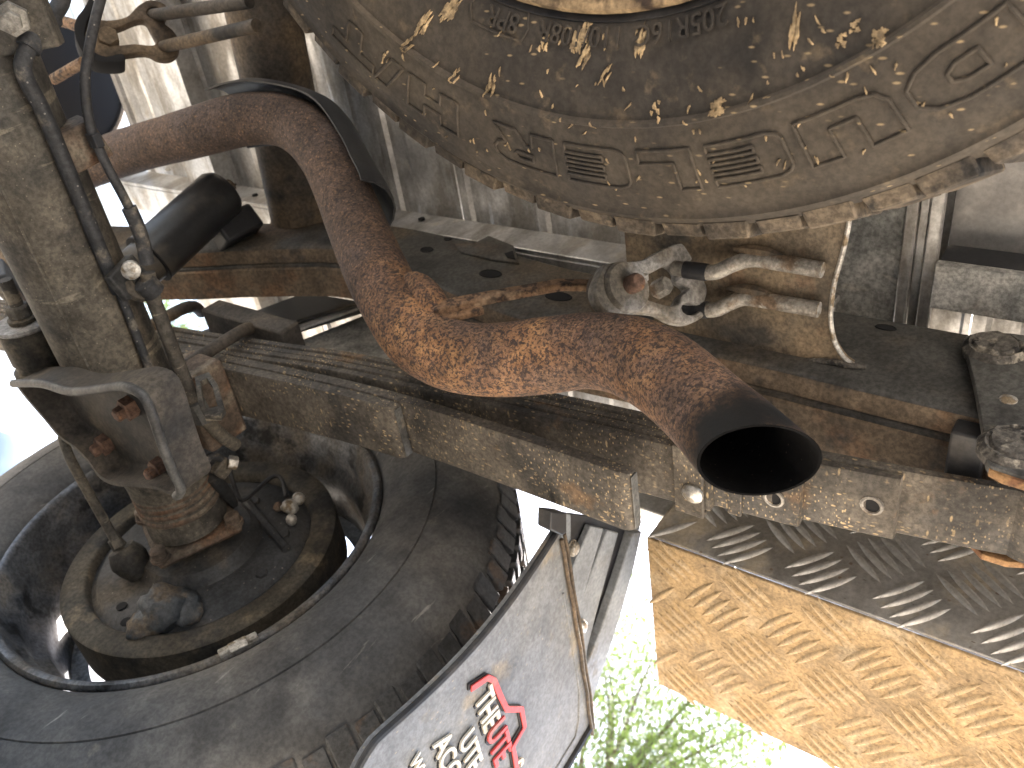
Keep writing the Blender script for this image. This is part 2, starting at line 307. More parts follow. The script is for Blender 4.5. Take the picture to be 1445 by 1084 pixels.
m_plate = M('dusty_bracket_plate', (.135, .108, .076), .75, 0, [dict(c=(.20, .15, .095), s=9, lo=.42, hi=.62, d=6), dict(c=(.15, .085, .05), s=15, lo=.60, hi=.70, amt=.6), dict(c=(.05, .046, .04), s=12, lo=.54, hi=.68)], bump=[dict(s=60, k=.25, h=.001)], dim=1.1)
m_edge = M('bare_cut_edge', (.52, .50, .46), .5, .5, [dict(c=(.22, .17, .11), s=60, lo=.5, hi=.62, m=0, r=.9)], bump=[dict(s=160, k=.5, h=.001)])
m_shack = M('grey_shackle_paint', (.115, .113, .105), .6, .1, [dict(c=(.05, .048, .046), s=16, lo=.42, hi=.6, d=6), dict(c=(.25, .21, .15), s=22, lo=.58, hi=.7)], bump=[dict(s=90, k=.2, h=.0008)])
m_weld = M('crumbled_bush', (.115, .105, .092), .9, 0, [dict(c=(.30, .27, .22), s=90, lo=.52, hi=.64, d=6), dict(c=(.03, .028, .026), s=70, lo=.54, hi=.64)], bump=[dict(s=110, k=1.0, h=.003)])
m_orust = M('orange_rust', (.30, .17, .075), .85, 0, [dict(c=(.18, .085, .04), s=60, lo=.48, hi=.6)], bump=[dict(s=110, k=.4, h=.001)])
m_hose = M('dusty_black_hose', (.045, .045, .047), .6, 0, [dict(c=(.20, .175, .14), s=40, lo=.55, hi=.68, d=5, r=.9), dict(c=(.45, .42, .36), kind='vor', s=110, lo=.12, hi=.05, amt=.7)], bump=[dict(s=150, k=.25, h=.0006)])
m_black = M('black_plastic', (.022, .023, .026), .5, 0, [dict(c=(.07, .065, .06), s=14, lo=.5, hi=.68, d=5, r=.8)], grit=.2)
m_shock = M('satin_black_shock', (.030, .031, .033), .36, .2, [dict(c=(.10, .085, .065), s=9, lo=.5, hi=.68, d=6, r=.8)], grit=.15)
m_flap = M('grey_rubber_mudflap', (.155, .162, .172), .68, 0, [dict(c=(.20, .20, .195), s=6, lo=.40, hi=.64, d=6), dict(c=(.26, .21, .14), s=20, lo=.56, hi=.70, d=6, amt=.7), dict(c=(.36, .30, .21), kind='vor', s=190, st=(1, 1, .5), lo=.16, hi=.06, amt=.6, mask=dict(s=8, lo=.4, hi=.55)), dict(c=(.10, .104, .11), s=13, lo=.56, hi=.70, amt=.6)], bump=[dict(s=80, k=.15, h=.0006)], dim=1.18, grit=.22)
m_flapedge = M('brown_flap_edge', (.13, .092, .058), .85, 0, [dict(c=(.07, .055, .04), s=50, st=(.3, 1, 1), lo=.45, hi=.6)], bump=[dict(s=120, k=.4, h=.001)])
m_guard = M('grey_guard_plastic', (.25, .27, .29), .5, .1, [dict(c=(.26, .26, .255), s=12, lo=.5, hi=.68, d=5, r=.7), dict(c=(.18, .17, .15), s=26, lo=.58, hi=.7)], grit=.2)
m_whitel = M('cream_lettering', (.74, .70, .60), .6, 0, [dict(c=(.5, .42, .3), s=60, lo=.54, hi=.68)], grit=.15)
m_redl = M('red_lettering', (.62, .075, .07), .55, 0, [dict(c=(.55, .17, .13), s=40, lo=.5, hi=.66)], grit=.15)
m_shad = M('black_lettering_backing', (.02, .02, .022), .6, grit=0)
m_bolt = M('zinc_bolt', (.60, .58, .54), .35, .85, [dict(c=(.28, .24, .18), s=60, lo=.52, hi=.64, m=.1, r=.85)])
m_rustb = M('rusty_bolt', (.20, .12, .085), .85, .1, [dict(c=(.34, .16, .07), s=70, lo=.55, hi=.68), dict(c=(.10, .07, .055), s=60, lo=.54, hi=.66)], bump=[dict(s=200, k=.5, h=.0008)])
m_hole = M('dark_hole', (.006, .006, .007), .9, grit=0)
m_lead = M('lead_weight', (.40, .38, .34), .6, .35, [dict(c=(.22, .19, .15), s=70, lo=.48, hi=.62)])
m_white = M('white_car_paint', (.80, .81, .82), .3, 0, coat=.5, grit=0)
m_glass = M('lamp_glass', (.30, .36, .40), .08, .4, grit=0)
m_cab = M('pale_blue_cab_panel', (.72, .80, .84), .45, 0, [dict(c=(.55, .62, .66), s=3, st=(1, 1, 6), lo=.5, hi=.62)], grit=0)
m_leafgreen = M('foliage', (.12, .17, .05), .55, 0, [dict(c=(.15, .19, .06), s=2.0, lo=.4, hi=.62)], grit=0)
_n = m_leafgreen.node_tree; _t = _n.nodes.new('ShaderNodeBsdfTranslucent'); _t.inputs[0].default_value = (.26, .36, .10, 1); _m = _n.nodes.new('ShaderNodeMixShader'); _m.inputs[0].default_value = .5
_n.links.new(_n.nodes['Principled BSDF'].outputs[0], _m.inputs[1]); _n.links.new(_t.outputs[0], _m.inputs[2]); _n.links.new(_m.outputs[0], _n.nodes['Material Output'].inputs[0])
m_bark = M('bark', (.16, .13, .10), .9, 0, bump=[dict(s=20, k=.6, h=.02)], grit=0)
m_ground = M('dry_sandy_ground', (.50, .44, .355), .95, 0, [dict(c=(.43, .375, .30), s=1.2, lo=.4, hi=.62, d=6), dict(c=(.56, .50, .41), s=14, lo=.52, hi=.68, d=6)], bump=[dict(s=30, k=.6, h=.01)], grit=0)

# ------------------------------------------------------------------ setting
g = MB().add([(-300, -300, -.05), (300, -300, -.05), (300, 300, -.05), (-300, 300, -.05)], [(0, 1, 2, 3)]).build('ground', m_ground, smooth=False)
tag(g, 'dry sandy ground the vehicle is parked on', 'ground', kind='structure')

# ------------------------------------------------------------------ tray (aluminium tray body above everything)
FZ = .765
tray = thing('tray', (0, .3, FZ), 'aluminium tray body with ribbed floor above the chassis', 'tray')
PW = .118
def plank_mesh():
    b = MB(); prof = [(-.5*PW+.0005, 0), (-.5*PW+.0005, -.003), (-.5*PW+.006, -.003), (-.5*PW+.009, 0), (-.020, 0), (-.014, -.0015), (.014, -.0015), (.020, 0),
                      (.5*PW-.016, 0), (.5*PW-.012, -.005), (.5*PW-.0005, -.005), (.5*PW-.0005, 0)]
    up = [(prof[-1][0], .004), (prof[0][0], .004)]
    ring = lambda x: [(x, y, z) for y, z in prof + up]
    b.loft([ring(-.93), ring(.79)])
    return b
first = None
k = 0; y = -.42
while y < 1.40:
    if first is None:
        b = plank_mesh(); me = bpy.data.meshes.new('floor_plank'); me.from_pydata([tuple(v) for v in b.v], [], b.f)
        bm = bmesh.new(); bm.from_mesh(me); bmesh.ops.recalc_face_normals(bm, faces=bm.faces); bm.to_mesh(me); bm.free()
        me.materials.append(m_alu); first = me
    o = bpy.data.objects.new('floor_plank', first); col.objects.link(o); o.parent = tray; o.location = (0, y - .3, .002*math.sin(k*2.3)); k += 1; y += PW
# lateral joists under the floor
def joist(y0, y1, z0, x0=-.93, x1=.80):
    return MB().prism([(x0, y0, FZ-.014), (x0, y0, z0), (x0, y0-.0+.010, z0), (x0, y0+.010, z0+.004), (x0, y0+.004, z0+.006), (x0, y0+.004, FZ-.014)][::-1], (x1-x0, 0, 0)).box((x0, y0+.0045, z0+.004), (x1, y1, z0+.010)).box((x0, y1-.004, z0+.0102), (x1, y1, FZ-.014)).build('joist', m_alu, tray, bevel=.0012)
joist(1.15, 1.235, .722); joist(-.34, -.27, .722)
# rear joist: wide mottled web panel and two bright lips
MB().box((-.5, .1665, .716), (.432, .30, .720)).build('folded_panel', m_alumot, tray, bevel=.001)
MB().box((-.5, .1560, .7110), (.430, .1660, .7185)).build('joist_lip', m_alu, tray, bevel=.0015)
MB().box((-.5, .1480, .7150), (.430, .1555, .7200)).build('joist_groove', m_alu, tray, bevel=.001)
MB().box((-.5, .1365, .7110), (.430, .1475, .7185)).build('joist_lip', m_alu, tray, bevel=.0015)
MB().box((-.5, -.27, .742), (.400, .1360, .746)).build('rear_panel', m_alud, tray, bevel=.001)
# long runner over the chassis rail
MB().box((.402, .215, .703), (.408, 1.42, .750)).build('runner', m_alu, tray, bevel=.001)
MB().box((.4085, .215, .703), (.452, 1.42, .708)).build('runner_flange', m_alu, tray, bevel=.001)
MB().box((.350, -.26, .700), (.391, .1355, .7095)).build('rear_runner', m_alumot, tray, bevel=.001)
MB().box((.3505, -.26, .7100), (.354, .1350, .7415)).build('rear_runner_shadow_web', m_black, tray, bevel=.001)  # web coloured black to paint in the gap shadow beside the runner
for px, py in ((346, 252), (238, 240)):
    p = W(px, py, x=.4015); MB().lathe(p, (-1, 0, 0), [(.0062, 0), (.006, .003), (.003, .004), (0, .0042)], 12).build('rivet', m_bolt, tray)  # bright domes stand in for light seen through holes in the runner
for px, py in ((330, 262), (360, 276), (595, 310), (275, 262)):
    p = W(px, py, x=.4012); MB().lathe(p, (-1, 0, 0), [(.0045, 0), (.0042, .002), (0, .0022)], 12).build('bolt_hole', m_hole, tray)
MB().box((.765, -.45, .725), (.785, 1.42, .7795)).build('side_rail', m_alu, tray, bevel=.002)
# front end of the tray: cab panel beyond
cb = thing('cab_panel', (0, 1.95, .4), 'pale cab rear panel glimpsed past the front of the tray', 'panel')
MB().box((-.9, 1.95, .25), (.85, 1.99, 1.5)).build('panel', m_cab, cb, bevel=.004)
for z in (.62, .72, .82, .92, 1.02, 1.12):
    MB().box((-.88, 1.940, z), (.83, 1.9495, z+.03)).build('rib', m_cab, cb, bevel=.004)

# ------------------------------------------------------------------ chassis rail
rail_bot = smooth_tab([(-.35, .573), (.07, .573), (.27, .577), (.45, .567), (.55, .580), (.68, .613), (.79, .627), (.87, .602), (.95, .568), (1.02, .536), (1.25, .46), (1.6, .42), (1.9, .42)], 5)
rail_top = smooth_tab([(-.35, .68), (.10, .682), (.27, .681), (.47, .672), (.63, .694), (.757, .701), (.85, .688), (.93, .660), (1.03, .628), (1.25, .555), (1.6, .52), (1.9, .52)], 5)
cr = thing('chassis_rail', (.43, .3, .57), 'dark rust stained box chassis rail running over the leaf spring', 'chassis rail')
ys = [-.35 + i*.03 for i in range(76)]
XI, XO = .400, .470
b = MB(); rings = []
for y in ys:
    zb, zt = lerp_tab(rail_bot, y), lerp_tab(rail_top, y)
    rings.append([(XI, y, zb+.006), (XI+.002, y, zb+.0015), (XI+.006, y, zb), (XI+.022, y, zb), (XI+.0225, y, zb-.004), (XO-.006, y, zb-.004), (XO-.001, y, zb-.001), (XO, y, zb+.004), (XO, y, zt), (XI, y, zt)])
ro = b.loft(rings).build('rail', m_chas, cr, angle=50)
# lower lip: the overlapped bottom flange, more rusted
b = MB(); rings = []
for y in ys:
    zb = lerp_tab(rail_bot, y)
    rings.append([(XI+.026, y, zb-.0045), (XO-.004, y, zb-.0045), (XO-.004, y, zb-.0075), (XI+.028, y, zb-.0075)])
b.loft(rings).build('bottom_flange', m_chasd, cr, angle=50)
b = MB(); rings = []
for y in ys:
    zb = lerp_tab(rail_bot, y)
    rings.append([(XI+.003, y, zb+.0002), (XI+.0215, y, zb-.0003), (XI+.0205, y, zb-.0018), (XI+.005, y, zb-.0018)])
b.loft(rings).build('bottom_flange', m_chasd, cr, angle=50)
def rail_hole_disc(px, py, ry, rz):
    p = W(px, py, x=XI-.0008); b = MB()
    u = [2*math.pi*i/20 for i in range(20)]
    ring = lambda x, k: [(x, p.y + ry*k*math.cos(a), p.z + rz*k*math.sin(a)) for a in u]
    b.loft([ring(XI-.0003, 1.12), ring(XI-.0012, 1.03), ring(XI-.0010, .97), ring(XI-.0006, .93)])
    b.build('hole', m_hole, cr)  # black disc on the uncut rail, painting in the dark inside a hole
for a in ((692, 386, .013, .008), (602, 352, .008, .006), (632, 337, .005, .004), (788, 418, .014, .008), (1250, 462, .008, .004), (1103, 491, .006, .004)): rail_hole_disc(*a)
# raised tab on the rail's upper edge
plate_x('top_tab', [(640, 345), (668, 345), (690, 334), (725, 348), (732, 372), (690, 366), (650, 356)], XI-.002, .003, m_chas, cr)
plate_x('tab_window', [(712, 358), (724, 354), (727, 366), (716, 364)], XI-.0045, .001, m_hole, cr, bev=.0002)

# lateral tube crossmember
A, B = W(366, -5, z=.700), W(436, 335, z=.690)
xm = thing('crossmember', (B.x, B.y, B.z), 'dark round crossmember tube behind the bent exhaust', 'crossmember')
dirn = (B - A).normalized()
MB().tube([A - dirn*.75, A, A.lerp(B, .5), B, B + dirn*.02], [.044, .044, .044, .046, .05], 24).build('tube', m_cross, xm)
MB().tube([B - dirn*.03, B - dirn*.012, B + dirn*.01], [.046, .053, .058], 24).build('weld_collar', m_cross, xm)

# ------------------------------------------------------------------ bracket plate with two hooked rods
bp = thing('rear_crossmember', (.392, .22, .60), 'dusty rear crossmember with two steel rods welded beneath it', 'crossmember')
ZC = .600
right = [(1201, 285), (1197, 318), (1189, 356), (1177, 400), (1172, 445), (1177, 480), (1190, 503), (1204, 514)]
rp3 = [Vector(p) for p in spline([W(a, c_, z=ZC) for a, c_ in right], 4)]
outl = [Vector((.262, rp3[0].y, ZC))] + [p for p in rp3 if p.x > .263] + [W(a, c_, z=ZC) for a, c_ in ((1120, 503), (1040, 488), (965, 470), (925, 457))] + [Vector((.34, .368, ZC)), Vector((.262, .368, ZC))]
MB().prism(outl, (0, 0, .006)).build('lower_web', m_plate, bp, bevel=.002)
MB().box((-.6, .19, .648), (.2615, .36, .685)).box((.255, .24, .6065), (.2612, .36, .6475)).build('upper_web', m_plate, bp, bevel=.002)
MB().tube([p + Vector((0, -.0004, -.0006)) for p in rp3], [.0019]*len(rp3), 8).build('cut_edge', m_edge, bp)
wl = [W(px, py, z=ZC-.001) for px, py in ((1140, 507), (1160, 509), (1180, 512), (1200, 515), (1222, 518))]
MB().tube([p + Vector((0, 0, .001*random.uniform(-1, 1))) for p in wl], [.0012, .0028, .0032, .0028, .0015], 8).build('weld_bead', m_weld, bp)
def rod(pts, zs, r=.0064):
    P = [W(a, b, z=z) for (a, b), z in zip(pts, zs)]; P = [Vector(p) for p in spline(P, 6)]
    return MB().tube(P, r, 14).build('rod', m_rod, bp, angle=50), P
r1, P1 = rod([(950, 378), (985, 383), (1010, 384), (1035, 373), (1062, 366), (1100, 371), (1160, 381)], [.580, .581, .583, .588, .592, .593, .593])
r2, P2 = rod([(950, 437), (985, 437), (1010, 437), (1030, 428), (1052, 421), (1090, 426), (1155, 437)], [.580, .581, .583, .588, .592, .593, .593])
for P in (P1, P2):
    e_ = (P[-1]-P[-2]).normalized(); MB().tube([P[-1] - e_*.0006, P[-1] + e_*.0006], .0062, 14).build('rod_end', m_edge, bp)
    q = P[int(len(P)*.68)]; MB().tube([q + Vector((-.004, .020, .003)), q + Vector((-.0055, .007, .002)), q + Vector((-.0055, -.007, .002)), q + Vector((-.004, -.020, .003))], [.002, .0055, .0055, .002], 8).build('weld_bead', m_cross, bp)
    MB().tube([P[3], P[9]], .0072, 14).build('rubber_sleeve', m_black, bp)
# rubber exhaust mount
MN = Vector((-.55, -.80, -.12)).normalized(); MP = W(970, 410, z=.582)
rm = thing('exhaust_rubber_mount', on_plane(900, 410, MP, MN), 'grey wishbone shaped rubber exhaust mount below the spare tyre', 'rubber mount')
out = spline([(846, 377), (868, 372), (900, 370), (928, 355), (955, 346), (980, 352), (991, 372), (986, 392), (992, 412), (988, 432), (988, 448), (968, 459), (946, 456), (924, 445), (890, 443), (862, 446), (843, 436), (834, 410), (846, 377)], 5)[:-1]
hole = spline([(893, 392), (915, 387), (938, 376), (951, 385), (953, 398), (966, 409), (955, 420), (950, 432), (934, 433), (910, 426), (894, 421), (886, 405), (893, 392)], 4)[:-1]
eye1 = [(969 + 13*math.cos(a), 380 + 10*math.sin(a)) for a in [i*math.pi/6 for i in range(12)]]
eye2 = [(969 + 13*math.cos(a), 438 + 9*math.sin(a)) for a in [i*math.pi/6 for i in range(12)]]
plate_n('body', out, MP, MN, .013, m_rubber, rm, holes=[hole, eye1, eye2], bev=.003)
dax = MN; c = on_plane(876, 410, MP, MN) + MN*.012
MB().lathe(c - dax*.016, dax, [(.010, 0), (.0200, .0006), (.0212, .003), (.0212, .012), (.0195, .0155), (.009, .016), (0, .016)], 32).build('end_disc', m_rubber, rm)
MB().lathe(c - dax*.030, dax, [(.010, 0), (.0215, .0006), (.0228, .003), (.0228, .0105), (.0212, .0130), (.009, .0132)], 32).build('back_disc', m_rubberb, rm)
MB().lathe(c - dax*.004 + Vector((0, 0, .0005)), dax, [(.0075, 0), (.0075, .013), (.0058, .0155), (0, .016)], 14).build('bolt', m_rustb, rm)
nb2 = on_plane(938, 404, MP, MN); MB().hexnut(nb2 - MN*.012, MN + Vector((0, 0, .2)), .008, .014).build('nut', m_rod, rm)
nb3 = on_plane(897, 399, MP, MN) + MN*.008; MB().obox(nb3, (.003, 0, 0), (0, .003, 0), (0, 0, .006)).build('split_tab', m_edge, rm, bevel=.0006)

# ------------------------------------------------------------------ exhaust
ex = thing('exhaust_pipe', EXH, 'rusty orange exhaust tailpipe bent over the axle, black sooty tip', 'exhaust pipe')
PR = .0298
pp = [(60, 262, 1.26), (110, 240, 1.21), (180, 214, 1.14), (265, 190, 1.06), (335, 171, 1.01), (390, 168, .975), (430, 185, .95), (462, 222, .92), (486, 275, .885), (510, 335, .845), (535, 392, .79), (560, 436, .755), (592, 476, .725), (640, 502, .70),
      (700, 508, .688), (770, 502, .672), (835, 495, .652), (890, 504, .625), (940, 530, .592), (990, 573, .555), (1030, 612, .524)]
pth = [Vector(p) for p in spline([W(a, c_, d=d) for a, c_, d in pp], 6)]
axis_end = (pth[-1] - pth[-5]).normalized()
# slash cut end: ring lies in a plane that faces the camera side more than the pipe axis
cut_n = W(1060, 641, d=1).normalized() * -.70 + CD * .71; cut_n.normalize()
def ring_at(c, t, r, seg, n=None, u0=None):
    u = (u0 - t*u0.dot(t)).normalized(); w = t.cross(u); R_ = []
    for k in range(seg):
        a = 2*math.pi*k/seg; p = c + (u*math.cos(a) + w*math.sin(a))*r
        if n is not None: p = p - t*((p - c).dot(n)/t.dot(n))
        R_.append(p)
    return R_
seg = 40; u0 = Vector((1, 0, 0)); rings = []; inner = []
for i, c in enumerate(pth):
    t = (pth[min(i+1, len(pth)-1)] - pth[max(i-1, 0)]).normalized()
    rr = PR * (1 + .015*math.sin(i*.37) + .02*mnoise.noise(c*18))
    rings.append(ring_at(c, t, rr, seg, None, u0))
TC = pth[-1] + axis_end*.033
rings.append(ring_at(TC, axis_end, PR*1.01, seg, cut_n, u0))
b = MB().loft(rings, caps=False)
# small dents
for v in b.v:
    dnt = mnoise.noise(v*40)*.0006 + mnoise.noise(v*110)*.0003
    v += Vector((dnt, dnt*.5, dnt))
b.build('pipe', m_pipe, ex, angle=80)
ri = [ring_at(TC, axis_end, PR*1.01, seg, cut_n, u0), ring_at(TC, axis_end, PR*.955, seg, cut_n, u0), ring_at(pth[-1], axis_end, PR*.94, seg, None, u0), ring_at(pth[-8], (pth[-7]-pth[-9]).normalized(), PR*.93, seg, None, u0), ring_at(pth[-16], (pth[-15]-pth[-17]).normalized(), PR*.93, seg, None, u0)]
MB().loft(ri, caps=False).build('bore', m_soot, ex, angle=70)
# weld saddle and flat hanger bar
s0 = [W(a, c_, d=d) for a, c_, d in ((574, 392, .758), (592, 404, .738), (608, 424, .722), (616, 444, .712), (622, 462, .702))]
MB().tube(s0, [.008, .0135, .0145, .0135, .007], 14).build('weld_saddle', m_pipe, ex, subsurf=1)
def bar(pts, w, th, name, mat):
    P = [Vector(p) for p in pts]; b = MB(); rings = []
    for i, p in enumerate(P):
        t = (P[min(i+1, len(P)-1)] - P[max(i-1, 0)]).normalized(); s = Vector((1, 0, 0)); s = (s - t*s.dot(t)).normalized(); n = t.cross(s)
        rings.append([p + n*w[i] + s*th, p + n*w[i] - s*th, p - n*w[i] - s*th, p - n*w[i] + s*th])
    return b.loft(rings).build(name, mat, ex, bevel=.0015)
bar([W(612, 437, d=.705), W(650, 428, d=.705), W(690, 420, d=.708), W(740, 411, d=.712), W(790, 402, d=.716), W(832, 403, d=.72), W(862, 408, d=.725)], [.008, .0075, .0068, .0065, .0062, .0060, .0060], .0035, 'hanger_bar', m_rustbar)
bar([W(622, 449, d=.700), W(650, 444, d=.700), W(682, 437, d=.702)], [.0055, .0052, .0048], .003, 'hanger_bar_tail', m_rustbar)

# heat shield wrapped over the high bend
hs = thing('heat_shield', W(400, 150, d=1.0), 'black curved heat shield over the high bend of the exhaust', 'heat shield')
seqh = pth[22:52]
b = MB(); rings = []
away = (CR*.40 - CD*.60 + W(440, 180, d=1).normalized()*.72).normalized()
for i, c in enumerate(seqh):
    t = (pth[22+i+1] - pth[22+i-1]).normalized(); n = (away - t*away.dot(t)).normalized(); s = t.cross(n); R_ = .043 + .002*math.sin(i*.5)
    arc = [c + (n*math.cos(a) + s*math.sin(a))*R_ for a in [math.radians(x) for x in range(-76, 77, 19)]]
    arc += [c + (n*math.cos(a) + s*math.sin(a))*(R_-.002) for a in [math.radians(x) for x in range(76, -77, -19)]]
    rings.append(arc)
b.loft(rings).build('shell', m_black, hs, angle=60)
# ------------------------------------------------------------------ wheels
def profile_mesh(name, prof, axis, c, mat, parent, seg=160, wob=0):
    b = MB().lathe(c, axis, prof, seg)
    return b.build(name, mat, parent, angle=50)
def block_mesh(name, pts_lo, pts_hi, mat):
    """one tread block as a loft between two quads given in (tangent, along-axis, radius)"""
    me = bpy.data.meshes.new(name); n = len(pts_lo)
    fs = [tuple(range(n, 2*n))] + [(i, (i+1) % n, n+(i+1) % n, n+i) for i in range(n)]
    me.from_pydata(list(pts_lo) + list(pts_hi), [], fs)
    bm = bmesh.new(); bm.from_mesh(me); bmesh.ops.recalc_face_normals(bm, faces=bm.faces); bmesh.ops.bevel(bm, geom=[e for e in bm.edges if not e.is_boundary], offset=.0012, segments=1, affect='EDGES'); bm.to_mesh(me); bm.free()
    me.materials.append(mat); return me
def place_blocks(parent, mesh, N, frame, phase=0.0, jit=.0):
    """frame(angle) -> (origin, tangent, axial, radial)"""
    for i in range(N):
        a = 2*math.pi*(i+phase)/N; o_, t, ax, r = frame(a)
        Mx = Matrix((t, ax, r)).transposed().to_4x4(); Mx.translation = o_ - ORG[parent.name] + r*random.uniform(-jit, jit)
        o = bpy.data.objects.new('tread_block', mesh); col.objects.link(o); o.parent = parent; o.matrix_local = Mx
# ---- spare wheel, lying flat under the tray; axis vertical; z0 = its lower face
SC = Vector((-.1265, .2703, .4436))
sw = thing('spare_wheel', SC, 'dusty mud splashed spare wheel slung flat under the tray', 'spare wheel')
side = [(.214, .018), (.219, .006), (.2225, .001), (.226, -.003), (.236, -.0085), (.243, -.010), (.262, -.0135), (.2780, -.0145), (.2792, -.0178), (.2812, -.0180), (.2826, -.0150), (.2855, -.0143), (.302, -.0118), (.320, -.0072), (.334, -.0015), (.3420, .0030), (.3445, .0022), (.3470, .0050), (.3495, .0085), (.353, .0115), (.356, .022), (.3605, .034), (.364, .05)]
prof = side + [(.364, .10), (.364, .15)] + [(r, .190 - h) for r, h in side[::-1]]
ty = profile_mesh('tyre', prof, (0, 0, 1), SC, m_tyre, sw, 180)
def side_h(r):
    return lerp_tab([(a, h) for a, h in side[2:18]], r)
NB = 70
fr_sp = lambda a: (SC + Vector((0, 0, 0)), Vector((-math.sin(a), math.cos(a), 0)), Vector((0, 0, 1)), Vector((math.cos(a), math.sin(a), 0)))
w_ = 2*math.pi*.366/NB
lug = block_mesh('tread_block', [(-.46*w_, .0085, .3500), (.44*w_, .0085, .3500), (.49*w_, .056, .3625), (-.40*w_, .056, .3625)], [(-.435*w_, .0105, .3615), (.415*w_, .0105, .3615), (.465*w_, .052, .3745), (-.375*w_, .052, .3745)], m_tread)
lug2 = block_mesh('tread_block', [(-.46*w_, .0092, .3505), (.36*w_, .0092, .3505), (.42*w_, .056, .3625), (-.42*w_, .056, .3625)], [(-.435*w_, .0125, .3602), (.335*w_, .0125, .3602), (.395*w_, .052, .3740), (-.39*w_, .052, .3740)], m_tread)
# alternate lugs, only the camera-facing half of the ring is told apart one by one; the rest keeps the same blocks
place_blocks(ty, lug, NB//2, fr_sp, 0, .0006); place_blocks(ty, lug2, NB//2, fr_sp, .5, .0006)
mid = block_mesh('tread_block', [(-.42*w_, .064, .360), (.42*w_, .060, .360), (.42*w_, .092, .360), (-.42*w_, .096, .360)], [(-.39*w_, .066, .3705), (.39*w_, .063, .3705), (.39*w_, .090, .3705), (-.39*w_, .093, .3705)], m_tread)
place_blocks(ty, mid, NB, fr_sp, .25, .0004)
# rim
rp = [(.2185, .006), (.2215, .002), (.2225, -.003), (.2195, -.0065), (.2145, -.005), (.2115, .003), (.207, .016), (.196, .022), (.192, .060), (.186, .066), (.150, .072), (.07, .070), (.05, .080), (.0, .082)]
profile_mesh('rim', rp, (0, 0, 1), SC, m_rimy, sw, 96)
MB().lathe(SC, (0, 0, 1), [(.2225, -.0005), (.2262, -.0045), (.2285, -.002)], 120).build('bead_ring', m_black, sw)
def sp_pt(r, ang, lift=0):
    a = math.radians(ang); return SC + Vector((r*math.cos(a), r*math.sin(a), side_h(r) - lift))
# raised outlined letters DUELER H/T on the sidewall, read clockwise from below, tops towards the tread
GL = {
 'D': [[(0, 0), (.62, 0), (.86, .10), (1, .32), (1, .68), (.86, .90), (.62, 1), (0, 1)], [(.36, .32), (.56, .32), (.66, .42), (.66, .58), (.56, .68), (.36, .68)]],
 'U': [[(0, 1), (0, .28), (.10, .08), (.28, 0), (1, 0), (1, 1), (.66, 1), (.66, .34), (.36, .34), (.36, 1)]],
 'E': [[(1, 0), (.18, 0), (.05, .08), (0, .2), (0, .8), (.05, .92), (.18, 1), (1, 1), (1, .80), (.38, .80), (.38, .68), (1, .68), (1, .56), (.38, .56), (.38, .44), (1, .44), (1, .32), (.38, .32), (.38, .20), (1, .20)]],
 'L': [[(0, 1), (0, 0), (1, 0), (1, .32), (.36, .32), (.36, 1)]],
 'R': [[(0, 0), (0, 1), (.78, 1), (.95, .88), (1, .7), (.93, .5), (.8, .42), (1, 0), (.62, 0), (.46, .36), (.36, .36), (.36, 0)], [(.36, .60), (.60, .60), (.66, .68), (.60, .78), (.36, .78)]],
 'H': [[(0, 0), (0, 1), (.34, 1), (.34, .66), (.66, .66), (.66, 1), (1, 1), (1, 0), (.66, 0), (.66, .34), (.34, .34), (.34, 0)]],
 '/': [[(0, 0), (.55, 1), (1, 1), (.45, 0)]],
 'T': [[(.33, 0), (.33, .68), (0, .68), (0, 1), (1, 1), (1, .68), (.67, .68), (.67, 0)]],
}
R0, R1 = .2965, .3225
for ch, a0, a1, in (('D', -42.6, -32.6), ('U', -31.0, -22.0), ('E', -20.4, -12.0), ('L', -10.2, -3.6), ('E', -2.0, 6.2), ('R', 7.8, 16.6), ('H', 22.4, 30.6), ('/', 31.6, 36.2), ('T', 36.6, 44.0)):
    b = MB()
    for lp in GL[ch]:
        pts = []
        for i in range(len(lp)):
            (u, v), (u2, v2) = lp[i], lp[(i+1) % len(lp)]
            for s in range(6):
                t = s/6; uu, vv = u + (u2-u)*t, v + (v2-v)*t
                pts.append(sp_pt(R0 + (R1-R0)*vv, a0 + (a1-a0)*uu, .0006))
        pts = pts + pts[:2]
        b.tube(pts, .00105, 6)
    b.build('raised_letter', m_tyre, ty, angle=70)
def wrap_text(body, r, a0, size, extr, parent, mat, flip=1):
    me = text_mesh(body, size, extr)
    for v in me.vertices:
        x, y, z = v.co; a = a0 + math.degrees(x / (r + .01)); v.co = sp_pt(r + y, a, z + .0011) - ORG[parent.name]
    bm = bmesh.new(); bm.from_mesh(me); bmesh.ops.recalc_face_normals(bm, faces=bm.faces); bm.to_mesh(me); bm.free()
    me.name = 'raised_lettering'; return link('raised_lettering', me, mat, parent, smooth=False)
wrap_text('205R16C', .2285, -18.5, .0150, .0007, ty, m_tyre); wrap_text('110/108R', .2285, -3.0, .0150, .0007, ty, m_tyre); wrap_text('8PR', .2290, 14.4, .0150, .0007, ty, m_tyre)
b = MB(); rr = [(.2265, 13.6), (.2265, 22.4), (.2325, 23.6), (.2420, 22.4), (.2420, 13.6), (.2350, 12.8)]
pts = []
for i in range(6):
    (r_, a_), (r2, a2) = rr[i], rr[(i+1) % 6]
    for s in range(8): pts.append(sp_pt(r_ + (r2-r_)*s/8, a_ + (a2-a_)*s/8, .0004))
b.tube(pts + pts[:2], .0008, 6).build('raised_lettering', m_tyre, ty)
